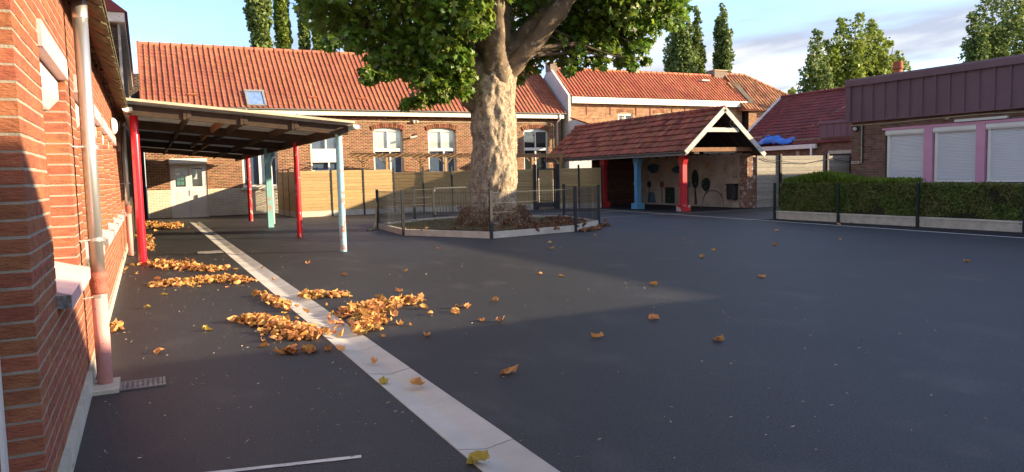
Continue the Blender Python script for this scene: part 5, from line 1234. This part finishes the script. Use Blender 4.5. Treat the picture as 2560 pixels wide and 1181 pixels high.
for i in range(nr - 1):
    for k in range(ns_): g.f.append((i * ns_ + k, i * ns_ + (k + 1) % ns_, (i + 1) * ns_ + (k + 1) % ns_, (i + 1) * ns_ + k))
g.f.append(tuple((nr - 1) * ns_ + k for k in range(ns_)))
g.build('trunk', m_bark, PT, True)
def limb(pts, rad, name='limb', n=22, amp=0.2, sub_=9):
    P, R_ = [], []
    for i in range(len(pts) - 1):
        p0 = Vector(pts[max(0, i - 1)]); p1 = Vector(pts[i]); p2 = Vector(pts[i + 1]); p3 = Vector(pts[min(len(pts) - 1, i + 2)])
        for s in range(sub_):
            t = s / sub_
            P.append(0.5 * ((2 * p1) + (p2 - p0) * t + (2 * p0 - 5 * p1 + 4 * p2 - p3) * t * t + (3 * p1 - p0 - 3 * p2 + p3) * t ** 3)); R_.append(rad[i] * (1 - t) + rad[i + 1] * t)
    P.append(Vector(pts[-1])); R_.append(rad[-1])
    g = G(); g.tube(P, R_, n)
    g.v = [tuple(Vector(v) + (Vector(v) - P[min(len(P) - 1, i // n)]) * (amp * 2.2 * noise.noise(Vector(v) * 2.6) + amp * noise.noise(Vector(v) * 7))) for i, v in enumerate(g.v)]
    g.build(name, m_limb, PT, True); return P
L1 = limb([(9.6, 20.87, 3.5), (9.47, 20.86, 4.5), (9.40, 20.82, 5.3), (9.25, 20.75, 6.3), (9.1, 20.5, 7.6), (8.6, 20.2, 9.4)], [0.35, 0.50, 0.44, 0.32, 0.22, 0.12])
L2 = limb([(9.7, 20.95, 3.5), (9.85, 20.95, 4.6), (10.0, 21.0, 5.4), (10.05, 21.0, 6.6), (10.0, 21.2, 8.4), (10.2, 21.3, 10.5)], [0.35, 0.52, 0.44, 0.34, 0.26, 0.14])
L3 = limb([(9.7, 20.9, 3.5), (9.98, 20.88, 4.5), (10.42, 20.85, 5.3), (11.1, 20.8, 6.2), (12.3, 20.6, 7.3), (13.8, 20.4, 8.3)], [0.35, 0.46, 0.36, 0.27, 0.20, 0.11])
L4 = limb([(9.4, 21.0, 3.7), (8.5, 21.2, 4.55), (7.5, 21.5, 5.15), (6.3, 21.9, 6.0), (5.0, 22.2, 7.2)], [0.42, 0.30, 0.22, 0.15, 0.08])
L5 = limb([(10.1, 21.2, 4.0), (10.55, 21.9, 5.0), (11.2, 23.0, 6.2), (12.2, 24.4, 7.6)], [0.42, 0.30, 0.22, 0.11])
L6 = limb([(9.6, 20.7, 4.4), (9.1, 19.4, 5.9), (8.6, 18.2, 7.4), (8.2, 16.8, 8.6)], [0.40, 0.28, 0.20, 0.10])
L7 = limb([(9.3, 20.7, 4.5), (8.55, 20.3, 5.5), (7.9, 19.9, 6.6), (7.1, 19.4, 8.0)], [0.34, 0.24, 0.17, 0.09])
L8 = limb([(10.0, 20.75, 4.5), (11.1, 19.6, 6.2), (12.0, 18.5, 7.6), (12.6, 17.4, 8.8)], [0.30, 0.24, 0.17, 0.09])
limb([(9.0, 20.9, 4.1), (8.75, 20.7, 4.7), (8.75, 20.6, 5.1)], [0.24, 0.20, 0.03], 'broken_branch')
limb([(9.35, 20.5, 5.6), (9.28, 20.35, 6.2), (9.4, 20.3, 6.9), (9.5, 20.2, 7.6)], [0.10, 0.09, 0.07, 0.04], 'branch')
LIMBS = [p for L_ in (L1, L2, L3, L4, L5, L6, L7, L8) for p in L_[4:]]
# leaf clumps: (x, y, z, radius); the low ones hang into the picture, the rest make up the dome and added shade clumps
lows = [(4.6, 21.6, 6.75, 0.7), (5.1, 22.2, 6.4, 0.75), (5.2, 20.6, 6.9, 0.9), (5.7, 21.8, 6.0, 0.65), (6.1, 21.0, 6.3, 0.95), (5.6, 23.2, 6.6, 1.0), (6.6, 22.6, 5.9, 0.95),
        (6.7, 21.2, 5.4, 0.75), (7.3, 20.6, 6.1, 0.9), (7.6, 21.8, 5.6, 0.8), (7.0, 20.0, 6.7, 0.95), (8.0, 19.4, 6.3, 0.85), (8.3, 18.9, 5.8, 0.62), (8.6, 19.0, 6.6, 0.8), (8.0, 20.0, 5.35, 0.6),
        (7.0, 20.7, 4.85, 0.42), (6.45, 20.75, 4.68, 0.30), (7.5, 20.6, 4.75, 0.5), (8.05, 20.4, 4.65, 0.42), (8.35, 20.3, 4.15, 0.42), (7.75, 20.3, 4.02, 0.42), (7.25, 20.4, 3.82, 0.36), (6.85, 20.5, 3.68, 0.22), (8.6, 20.2, 4.5, 0.32), (6.0, 20.7, 4.9, 0.3), (6.2, 20.6, 4.75, 0.26), (6.5, 20.5, 5.1, 0.45), (7.9, 20.0, 4.9, 0.5), (7.2, 20.2, 4.35, 0.4), (8.3, 19.9, 5.0, 0.45), (7.6, 19.8, 5.5, 0.6), (5.5, 20.9, 5.6, 0.4), (7.6, 20.9, 5.2, 0.5), (6.9, 21.2, 5.0, 0.45),
        (8.6, 22.6, 5.9, 1.0), (9.6, 23.4, 6.4, 1.2), (10.6, 23.2, 6.1, 1.0), (11.0, 24.2, 6.6, 1.1), (8.0, 23.6, 6.5, 1.1), (9.9, 22.6, 5.5, 0.7), (9.0, 23.0, 5.2, 0.6),
        (11.5, 21.4, 5.9, 0.8), (12.1, 21.0, 5.6, 0.65), (12.4, 20.6, 6.5, 0.95), (13.0, 21.2, 6.1, 0.85), (13.4, 20.4, 5.75, 0.6), (13.9, 20.6, 6.6, 0.95), (14.5, 21.0, 6.1, 0.75), (15.0, 20.5, 6.4, 0.7), (15.4, 20.8, 7.0, 0.9), (16.2, 20.6, 6.9, 0.7),
        (14.6, 20.3, 5.6, 0.4), (14.2, 20.5, 5.3, 0.36), (12.7, 20.6, 5.2, 0.42), (12.2, 20.6, 4.95, 0.34), (13.3, 20.5, 5.15, 0.3), (11.3, 21.3, 5.15, 0.42), (15.2, 20.6, 5.85, 0.32), (16.9, 20.7, 7.2, 0.55), (11.9, 22.4, 6.4, 0.95), (13.2, 22.6, 6.8, 1.1), (14.6, 22.2, 7.0, 1.0), (10.9, 21.6, 4.75, 0.28),
        (10.9, 20.7, 6.9, 0.6), (8.9, 21.4, 6.9, 0.8)]
rd = random.Random(5)
for k in range(26):        # loose sprays hanging below the edge of the crown
    c_ = rd.choice(lows)
    if 8.6 < c_[0] < 11.2 or c_[2] < 4.6: continue
    lows.append((c_[0] + rd.uniform(-0.8, 0.8), c_[1] - 0.2 + rd.uniform(-0.4, 0.4), c_[2] - c_[3] * rd.uniform(0.75, 1.15), rd.uniform(0.16, 0.3)))
dome = []
while len(dome) < 95:
    u = Vector((rd.gauss(0, 1), rd.gauss(0, 1), rd.gauss(0, 1))).normalized() * rd.uniform(0.55, 1.0)
    p = Vector((10.4 + u.x * 6.6, 20.85 + u.y * 5.8, 9.4 + u.z * 4.2))
    front = max(0.0, 20.85 - p.y)
    if p.z > 7.1 + 0.10 * front: dome.append((p.x, p.y, p.z, rd.uniform(0.9, 1.35)))
for k in range(54):  # extra clumps added on the sun side to shade the limbs
    dome.append((rd.uniform(11.3, 15.6), rd.uniform(17.9, 20.2), 0, rd.uniform(0.8, 1.2))); x_, y_, _, r_q = dome[-1]
    dome[-1] = (x_, y_, 1.6 + (0.438 * x_ + 0.895 * y_) * (0.215 if x_ > 12.9 else 0.24) + (0.0 if x_ > 12.9 else r_q * 0.8) + rd.uniform(0.0, 2.2), r_q)
LEAF_O = [(0, 1.0), (24, 0.52), (50, 0.9), (70, 0.46), (100, 0.68), (150, 0.28)]
pts_ = [(math.sin(math.radians(a)) * r, math.cos(math.radians(a)) * r) for a, r in LEAF_O] + [(-math.sin(math.radians(a)) * r, math.cos(math.radians(a)) * r) for a, r in LEAF_O[:0:-1]]
PLEAF = ([(0, -0.02, 0.06)] + [(x, y, -0.22 * abs(x) ** 1.3 - 0.10 * max(0, y) ** 2) for x, y in pts_], [(0, 1 + (k + 1) % 11, 1 + k) for k in range(11)])
PLEAF = (PLEAF[0], [f[::-1] for f in PLEAF[1]])
cl_P, cl_N = [], []
for (x, y, z, r), per in [(c, 300) for c in lows] + [(c, 150) for c in dome]:
    n = int(per * max(0.3, r) ** 1.8) + 26
    d = RNG.normal(size=(n, 3)); d /= np.linalg.norm(d, axis=1)[:, None]
    rad = r * RNG.uniform(0.25, 1.05, n) ** 0.6
    P = np.array((x, y, z)) + d * rad[:, None] * np.array((1.05, 1.05, 0.8))
    cl_P.append(P); cl_N.append(d * 0.7 + np.array((0.25, -0.2, 0.75)))
P = np.concatenate(cl_P); Nn = np.concatenate(cl_N)
keep = ~((np.hypot(P[:, 0] - TX, P[:, 1] - TY) < 0.95) & (P[:, 2] < 5.2))
# leave the fork open towards the camera
keep &= ~((P[:, 1] < 20.9) & (P[:, 0] > 8.75 + (P[:, 2] - 4) * 0.0) & (P[:, 0] < 11.0) & (P[:, 2] < 6.4) & (RNG.uniform(0, 1, len(P)) < 0.85))
_, pxs, _, _ = in_view(P); keep &= pxs < 1728 - 25 * np.abs(RNG.normal(size=len(P)))
P, Nn = P[keep], Nn[keep]
T = leaf_T(P, 0.165, Nn, 0.75)
# let the blades hang: tip direction turned downwards
tip = T[:, :3, 1].copy(); s = np.linalg.norm(tip, axis=1)[:, None]; nn = T[:, :3, 2] / s
t2 = tip / s + np.array((0, 0, -0.9)); t2 -= (t2 * nn).sum(1)[:, None] * nn; t2 /= np.linalg.norm(t2, axis=1)[:, None] + 1e-9
T[:, :3, 1] = t2 * s; T[:, :3, 0] = np.cross(t2, nn) * s
o = joined('crown', PLEAF, T, m_leaf, PT); o['kind'] = 'stuff'
g = G()
_px = in_view(np.array([c_[:3] for c_ in lows + dome]))[1]
for (x, y, z, r), px_ in zip(lows + dome, _px):
    if px_ > 1640 and z < 9: continue
    c = Vector((x, y, z)); q = min(LIMBS, key=lambda p: (p - c).length + 0.6 * max(0, p.z - c.z)); m_ = (q + c) / 2 + Vector((rnd.uniform(-.2, .2), rnd.uniform(-.2, .2), 0.15 + rnd.uniform(0, .2)))
    g.tube([q, m_, c], [0.06, 0.04, 0.015], 6, False)
    for k in range(4):
        e = c + Vector((rnd.gauss(0, 1), rnd.gauss(0, 1), rnd.gauss(0, 0.6))).normalized() * r * 0.8; g.tube([c.lerp(m_, 0.3), e], [0.02, 0.006], 4, False)
o = g.build('twigs', m_bark_d, PT); o['kind'] = 'stuff'
# skirt of dead sprouts at the foot
n = 1900
t = RNG.uniform(0, 2 * math.pi, n); zz_ = RNG.uniform(0, 1, n) ** 1.5 * 0.55; rr = 1.12 - 0.35 * zz_ + RNG.normal(0, 0.07, n)
P = np.stack([TX + rr * np.cos(t), TY + rr * np.sin(t), 0.12 + zz_], 1)
o = joined('dead_sprouts', SPRIG, leaf_T(P, 0.10, np.stack([np.cos(t), np.sin(t), 0.3 * np.ones(n)], 1), 1.0), m_dry_d, PT); o['kind'] = 'stuff'

# ------------------------------------------------------------------ trees beyond the roofs
DIAM = ([(-0.5, 0, 0), (0, -0.38, 0.1), (0.55, 0, 0), (0, 0.38, 0.1)], [(0, 1, 2, 3)])
def bg_tree(name, x, y, shoots, label, m, leaf=0.34, trunk_h=9, tr=0.35, group='poplars beyond the roofs', seed=1):
    """shoots: list of (dx, dy, z0, z1, radius): upright rounded plumes of leaves"""
    rg = np.random.default_rng(seed)
    t = empty(name, (x, y, 0), label, 'tree', group)
    g = G(); g.tube([(x, y, 0), (x, y, trunk_h * 0.5), (x + 0.1, y, trunk_h)], [tr, tr * 0.75, tr * 0.5], 8)
    for dx, dy, z0, z1, r in shoots: g.tube([(x, y, min(z0, trunk_h) * 0.8), (x + dx * 0.7, y + dy * 0.7, z0 + (z1 - z0) * 0.3), (x + dx, y + dy, z1 - 0.5)], [tr * 0.45, tr * 0.25, 0.03], 6, False)
    g.build('trunk', m_bark_d, t)
    PP, NN = [], []
    for dx, dy, z0, z1, r in shoots:
        nb = max(5, int((z1 - z0) * 2.2 / max(0.5, r)) + 4)      # each plume is a stack of small tufts
        for b in range(nb):
            k = (b + rg.uniform(0, 1)) / nb
            env = r * (0.30 + 0.70 * min(1, k * 4)) * math.sqrt(max(0.05, 1 - max(0.0, (k - 0.35) / 0.65) ** 2))
            a = rg.uniform(0, 6.28); e_ = env * rg.uniform(0.3, 0.95); c = np.array((x + dx * (0.5 + 0.5 * k) + e_ * math.cos(a), y + dy * (0.5 + 0.5 * k) + e_ * math.sin(a), z0 + (z1 - z0) * k))
            tr_ = max(0.34, env * rg.uniform(0.5, 0.85)); n = int(105 * tr_ ** 1.7 * (0.34 / leaf)) + 24
            d = rg.normal(size=(n, 3)); d /= np.linalg.norm(d, axis=1)[:, None]
            PP.append(c + d * (tr_ * rg.uniform(0.3, 1.1, n) ** 0.6)[:, None] * np.array((1, 1, 1.25))); NN.append(d)
    o = joined('crown', DIAM, leaf_T(np.concatenate(PP), leaf, np.concatenate(NN) * 0.7 + np.array((0, 0, 0.3)), 0.8, rg), m, t); o['kind'] = 'stuff'
    return t
def poplar(x, y, top, r, label, seed, m=None, lean=0.0, group='poplars beyond the orange roof', n=9):
    rr = random.Random(seed); sh_ = [(lean, 0, 3.0, top, r * 0.7)]
    for k in range(n):
        a = rr.uniform(0, 6.28); d = r * rr.uniform(0.25, 0.8); z1 = top * rr.uniform(0.62, 0.97); sh_.append((d * math.cos(a) + lean * z1 / top, d * math.sin(a), z1 - top * rr.uniform(0.28, 0.5), z1, r * rr.uniform(0.4, 0.65)))
    return bg_tree('poplar_tree', x, y, sh_, label, m or m_poplar, group=group, seed=seed)
poplar(9.25, 65, 27, 0.95, 'tall dense poplar nearest the skylight end of the orange roof', 101)
poplar(11.7, 66, 24, 0.62, 'slim yellow green poplar second from the skylight end', 102, m_poplar2, lean=-0.6)
poplar(13.3, 68, 20, 0.38, 'thin sparse dark poplar between two fuller ones', 103, n=6)
poplar(14.1, 65, 19.0, 0.6, 'poplar half hidden behind the left tip of the plane tree crown', 104, m_poplar2)
poplar(17.0, 66, 15.2, 0.8, 'short poplar showing beneath the plane tree foliage', 105)
bg_tree('broad_tree', 19.6, 68, [(-0.9, 0, 8, 13.6, 0.8), (0.3, 0, 8, 14.6, 0.9), (1.2, 0, 8, 13.4, 0.8)], 'low feathery tree above the ridge behind the plane tree', m_poplar2, seed=106, group='trees beyond the orange roof')
poplar(52.6, 65, 19.0, 1.7, 'widest poplar above the bright orange roof', 111, group='poplars beyond the bright orange roof', n=13)
poplar(55.6, 66, 19.4, 1.0, 'middle poplar of the three above the bright orange roof', 112, group='poplars beyond the bright orange roof')
poplar(58.4, 65, 19.8, 1.2, 'slender poplar beside the brick chimney with a gap in its crown', 113, group='poplars beyond the bright orange roof', n=7)
bg_tree('broad_tree', 61.8, 55, [(0, 0, 4, 15.4, 1.3), (-1.2, 0, 5, 12.6, 0.9), (1.2, 0.5, 5, 13.2, 1.1), (0.3, -0.8, 4, 11.5, 1.2)], 'smaller dark green tree left of the big bright one', m_poplar, seed=121, group='trees beyond the dark red roof')
bg_tree('broad_tree', 68.5, 56, [(0, 0, 5, 17.9, 1.8), (-2.4, 0, 5, 16.9, 1.5), (2.4, 0, 6, 17.4, 1.6), (4.6, 0.4, 6, 16.2, 1.7), (6.0, 0, 6, 15.0, 1.7), (5.4, -1, 5, 13.2, 1.8), (-4.2, 0, 6, 14.8, 1.2), (-1.0, -1, 5, 15.0, 1.6), (1.6, -1.2, 5, 14.4, 1.7), (3.6, -1, 5, 13.4, 1.6), (-3.4, 0.5, 5, 14.2, 1.2), (0.6, 1, 5, 12.5, 2.0), (3.2, 0.6, 5, 16.6, 1.3)],
        'big bright green poplar with a wide rounded crown', m_poplar2, leaf=0.36, tr=0.5, seed=122, group='trees beyond the dark red roof')
bg_tree('broad_tree', 92.5, 55, [(0, 0, 8, 22.5, 2.4), (-3.6, 0, 9, 21.0, 1.7), (-6.2, 0, 12, 18.6, 1.3), (3.5, 0, 8, 23, 2.2), (-2.0, -1, 10, 17.0, 1.5), (-5.0, 0.5, 11, 16.4, 1.5), (6, 0, 8, 22, 2)], 'spreading dark green tree rising behind the plum cladding', m_poplar, leaf=0.40, tr=0.5, trunk_h=14, seed=123, group='trees beyond the dark red roof')
bg_tree('broad_tree', 50.0, 48, [(0, 0, 3, 7.6, 0.8), (0.9, 0, 3, 8.3, 0.6)], 'wispy tree top peeping over the ochre hipped roof', m_poplar2, leaf=0.3, trunk_h=4, tr=0.15, seed=124, group='trees beyond the dark red roof')

# ------------------------------------------------------------------ fallen leaves
def dry_leaf(seed, curl, flat_=False):
    rr = random.Random(seed); ring1 = []; n = 11
    v = [(0, 0, 0)]
    for s in (0.5, 1.0):
        for x, y in pts_:
            rad_ = math.hypot(x, y); kk = (0.32 * rad_ + 0.52) / rad_ * s
            v.append((x * kk * rr.uniform(0.85, 1.15), y * kk * rr.uniform(0.85, 1.15), 0.0))
    ax = rr.uniform(-0.5, 0.5); out = []
    for x, y, z in v:
        c, s_ = math.cos(ax), math.sin(ax); a, b = x * c - y * s_, x * s_ + y * c
        k = curl * (0.9 + 0.2 * math.sin(b * 3)); th = a * k
        if abs(k) > 1e-3: a2, z2 = math.sin(th) / k, (1 - math.cos(th)) / k
        else: a2, z2 = a, 0
        z2 += 0.28 * curl * 0.5 * b * b + 0.15 * math.sin(5 * a + seed) * math.sin(4 * b + seed) + rr.uniform(-0.10, 0.10)
        out.append((a2 * c + b * s_, -a2 * s_ + b * c, z2))
    zmin = min(p[2] for p in out); out = [(x, y, z - zmin) for x, y, z in out]
    f = [(0, 1 + k, 1 + (k + 1) % n) for k in range(n)] + [(1 + k, 1 + n + k, 1 + n + (k + 1) % n, 1 + (k + 1) % n) for k in range(n)]
    f.append((1 + n // 2, 1 + n + n // 2, 0))
    return out, [t[::-1] for t in f]
BASES = [dry_leaf(31 + k, c) for k, c in enumerate((2.4, 3.0, 3.6, 2.0, -2.2, 2.7))]
def ground_T(P, size, tiltmax=0.5, rg=None):
    rg = rg or RNG; out = []
    for (x, y, z) in P:
        m4 = Matrix.Translation((x, y, z)) @ Matrix.Rotation(rg.uniform(0, 6.28), 4, 'Z') @ Matrix.Rotation(rg.normal(0, tiltmax), 4, 'X') @ Matrix.Rotation(rg.normal(0, tiltmax), 4, 'Y') @ Matrix.Scale(size * rg.uniform(0.5, 1.35), 4)
        out.append(np.array(m4))
    return np.array(out)
def pile(path, widths, n, h, label, m=None, size=0.075, seed=0, group='wind blown leaf piles on the asphalt', z0=0.0):
    """leaves heaped along a polyline on the ground"""
    rg = np.random.default_rng(seed); P = []
    for _ in range(n):
        k = float(np.clip(rg.uniform(-0.12, len(path) - 0.88), 0, len(path) - 1)); i = min(int(k), len(path) - 2); t = k - i
        c = Vector((*path[i], 0)).lerp(Vector((*path[i + 1], 0)), t); w = widths[i] * (1 - t) + widths[i + 1] * t
        sp = 2.3 if rg.uniform() < 0.16 else 1.0; a, q = rg.normal(0, 0.46) * sp, rg.normal(0, 0.46) * sp
        hz = 0.48 * h * max(0.0, 1 - (a * a + q * q) * 1.6) * rg.uniform(0, 1)
        P.append((c.x + a * w, c.y + q * w * 1.5, 0.004 + hz + z0))
    P = np.array(P); idx = rg.integers(0, len(BASES), n)
    V_, lt_, li_, base0 = [], [], [], 0
    for b in range(len(BASES)):
        sel = P[idx == b]
        if not len(sel): continue
        T = ground_T(sel, size, 0.45, rg); bv = np.array(BASES[b][0]); fs = BASES[b][1]
        V = (np.einsum('nij,kj->nki', T[:, :3, :3], bv) + T[:, None, :3, 3])
        zmin = V[:, :, 2].min(1); V[:, :, 2] += np.maximum(0, 0.003 + z0 - zmin)[:, None]
        V_.append(V.reshape(-1, 3)); l1 = np.array([len(f) for f in fs]); i1 = np.array([i for f in fs for i in f])
        lt_.append(np.tile(l1, len(sel))); li_.append((i1[None] + (np.arange(len(sel)) * len(bv))[:, None]).ravel() + base0); base0 += len(sel) * len(bv)
    me = raw_mesh('leaf_pile', np.concatenate(V_), np.concatenate(lt_), np.concatenate(li_), m or m_dry)
    o = link(bpy.data.objects.new('leaf_pile', me)); tag(o, label, 'leaves', group, 'stuff'); return o
pile([(0.12, 16.3), (0.4, 15.7), (0.75, 15.0), (1.05, 14.4)], [0.30, 0.34, 0.22, 0.14], 300, 0.16, 'heap of dry leaves right beside the near red pole', seed=1, size=0.068)
pile([(0.1, 12.9), (0.58, 12.9), (1.05, 12.95), (1.35, 12.4)], [0.16, 0.22, 0.26, 0.12], 260, 0.14, 'long drift of dry leaves between red pole and drain channel', seed=2, size=0.068)
pile([(1.38, 10.8), (1.44, 10.0), (1.52, 9.4)], [0.10, 0.12, 0.10], 60, 0.08, 'small line of dry leaves on the near edge of the drain channel', seed=3, size=0.068)
pile([(1.92, 10.5), (2.05, 10.2), (2.3, 10.1)], [0.14, 0.16, 0.10], 95, 0.10, 'small dry leaf heap just right of the drain channel', seed=4, size=0.068)
pile([(3.0, 9.1), (2.6, 8.95), (2.25, 8.8), (2.2, 8.4), (2.15, 8.0), (1.96, 7.65)], [0.12, 0.24, 0.30, 0.20, 0.20, 0.12], 430, 0.14, 'largest dry leaf heap right of the drain channel', seed=5, size=0.068)
pile([(0.95, 8.95), (1.12, 8.7), (1.27, 8.15), (1.36, 7.7), (1.5, 7.75)], [0.10, 0.18, 0.22, 0.18, 0.10], 330, 0.14, 'thick heap of dry leaves against the near side of the drain channel', seed=6, size=0.068)
pile([(1.0, 7.05), (1.25, 7.0), (1.5, 6.92)], [0.06, 0.07, 0.06], 22, 0.03, 'thin row of dry leaves at the shadow edge beside the drain', seed=7, size=0.068)
pile([(0.0, 33.2), (0.4, 31.0), (0.6, 28.6), (0.9, 31.4)], [0.25, 0.4, 0.4, 0.3], 420, 0.12, 'carpet of golden leaves in front of the white double door', seed=8, size=0.095)
pile([(0.0, 26), (0.05, 23.6), (0.0, 19.5)], [0.12, 0.14, 0.12], 110, 0.06, 'trail of leaves along the foot of the brick wall under the canopy', seed=9, size=0.068)
pile([(-0.42, 9.3), (-0.3, 9.15)], [0.05, 0.06], 16, 0.05, 'little cluster of leaves at the foot of the orange brick wall', seed=10, size=0.068)
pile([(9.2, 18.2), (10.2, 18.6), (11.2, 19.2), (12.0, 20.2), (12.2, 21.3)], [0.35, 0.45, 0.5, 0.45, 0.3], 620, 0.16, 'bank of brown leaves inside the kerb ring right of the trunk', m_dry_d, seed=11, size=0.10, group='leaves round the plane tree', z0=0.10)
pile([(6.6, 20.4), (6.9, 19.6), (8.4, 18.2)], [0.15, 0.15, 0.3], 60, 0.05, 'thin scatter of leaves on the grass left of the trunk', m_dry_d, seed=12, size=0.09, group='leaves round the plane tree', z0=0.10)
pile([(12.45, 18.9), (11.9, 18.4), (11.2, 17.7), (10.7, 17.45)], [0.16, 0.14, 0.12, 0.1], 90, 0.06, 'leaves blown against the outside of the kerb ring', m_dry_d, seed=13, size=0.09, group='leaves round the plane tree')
def lone(x, y, k, label, m=None, size=0.085, grp='lone dry leaves on the asphalt'):
    key = ('lone', k % len(BASES), (m or m_dry).name)
    if key not in W:
        me = bpy.data.meshes.new('fallen_leaf'); me.from_pydata(BASES[k % len(BASES)][0], [], BASES[k % len(BASES)][1]); me.materials.append(m or m_dry); W[key] = me
    o = link(bpy.data.objects.new('fallen_leaf', W[key]), None, (x, y, 0.004)); o.rotation_euler = (rnd.gauss(0, 0.12), rnd.gauss(0, 0.12), rnd.uniform(0, 6.28)); s = size * rnd.uniform(0.85, 1.2); o.scale = (s, s, s)
    tag(o, label, 'leaf', grp); return o
named = [((2.7, 14.38), 'lone curled leaf on the asphalt between the two nearest canopy poles'), ((1.58, 3.72), 'yellow leaf on the nearest slab of the drain channel'), ((2.54, 5.33), 'large twisted brown leaf on the shaded asphalt right of the drain'),
         ((0.52, 8.6), 'yellow brown leaf alone left of the thick heap'), ((0.04, 7.71), 'single curled leaf near the pink downpipe grate'), ((1.59, 5.59), 'greenish leaf on the near edge of the drain slabs'), ((1.78, 5.38), 'small brown leaf in the middle of the drain slabs'), ((1.7, 6.26), 'brown leaf on a drain slab just past the shadow edge'), ((7.73, 13.89), 'pale brown leaf in front of the kerb ring')]
for i, (p, lb) in enumerate(named): lone(p[0], p[1], i, lb, m_yellow if ('yellow' in lb or 'greenish' in lb) else None, 0.10 if 'large' in lb or 'nearest slab' in lb else 0.08, 'lone leaves scattered over the asphalt')
single = [((3.89, 12.12), 'lone leaf on sunlit asphalt between blue pole and largest leaf heap'), ((5.77, 15.52), 'curled leaf on sunlit asphalt midway between blue pole and kerb ring'),
    ((5.57, 10.4), 'brown leaf beside a smaller one at the long shadow edge'), ((5.76, 10.03), 'smaller brown leaf of a pair at the long shadow edge'),
    ((3.92, 8.54), 'upright curled leaf farthest right of the largest heap'), ((3.45, 8.31), 'rolled leaf lying just left of the upright curled one'), ((3.17, 8.02), 'long flat leaf touching another right of the largest heap'), ((3.35, 8.36), 'leaf overlapping the rolled one right of the largest heap'), ((3.22, 8.15), 'leaf overlapping the long flat one right of the largest heap'),
    ((3.25, 7.46), 'small leaf near the triangular shadow edge, left of its pale neighbour'), ((3.4, 7.28), 'pale leaf right at the near shadow edge'),
    ((2.74, 9.68), 'first of two leaves above the largest heap'), ((3.13, 10.03), 'second leaf above the largest heap, farther from the drain'), ((2.51, 8.31), 'leaf close to the lower right flank of the largest heap'), ((2.89, 8.12), 'leaf a hand away from the right flank of the largest heap'), ((2.41, 7.76), 'leaf lying just below the largest heap'),
    ((6.35, 8.48), 'lone leaf in the middle of the yard just inside the long shadow'), ((9.11, 10.69), 'lone leaf in shade well right of the shadow edge'), ((11.17, 13.77), 'leaf on shaded asphalt between kerb ring and hedge'), ((8.11, 8.21), 'lone brown leaf in the open middle of the shaded yard'),
    ((14.35, 13.98), 'leaf on shaded asphalt close to the long white line by the hedge'), ((12.04, 7.63), 'lone leaf on shaded asphalt nearest the right edge of the picture'), ((2.45, 7.01), 'hunched leaf standing on the near shadow edge right of the drain'),
    ((4.86, 6.49), 'leaf just below the tip of the sunlit triangle'), ((3.88, 6.06), 'leaf in near shade left of the sunlit tip'), ((4.74, 5.35), 'curled leaf in the near shaded foreground'), ((8.29, 14.96), 'leaf on asphalt just in front of the right half of the kerb ring'), ((10.27, 16.09), 'leaf on asphalt by the right front corner of the kerb ring'),
    ((11.69, 11.45), 'leaf on shaded asphalt midway to the second hedge post'), ((10.11, 11.51), 'left one of two leaves in the shaded middle distance'), ((13.71, 11.52), 'leaf on shaded asphalt before the hedge, near the third post'), ((17.2, 14.5), 'leaf on the black strip at the foot of the low wall'),
    ((-0.06, 10.58), 'yellow green leaf close to the orange brick wall'), ((0.17, 11.73), 'yellow green leaf below the long drift of leaves'), ((1.84, 14.2), 'leaf lying on the drain channel level with the near red pole'), ((2.88, 12.25), 'small pale leaf on sunlit asphalt right of the drain')]
for i, (p, lb) in enumerate(single): lone(p[0], p[1], i + 2, lb, m_yellow if 'yellow' in lb else None, 0.08, 'lone leaves scattered over the asphalt')
# crumbs, seeds and flecks too small to pick apart
n = 1100
yv = 2.8 + RNG.uniform(0, 1, n) ** 1.6 * 26; xv = RNG.uniform(-0.4, 1.0, n) * 0 + RNG.uniform(-0.4, 4.5 + yv * 0.55)
dense = RNG.uniform(0, 1, n) < 0.45; xv[dense] = RNG.uniform(-0.4, 1.6, dense.sum()); yv[dense] = RNG.uniform(4.5, 20, dense.sum())
T = ground_T(np.stack([xv, yv, np.full(n, 0.006)], 1), 0.024, 0.25); T[:, :3, 1] *= 0.45
o = joined('litter', SPRIG, T, m_litter); tag(o, 'tiny pale seeds and leaf crumbs scattered over the asphalt', 'litter', kind='stuff')
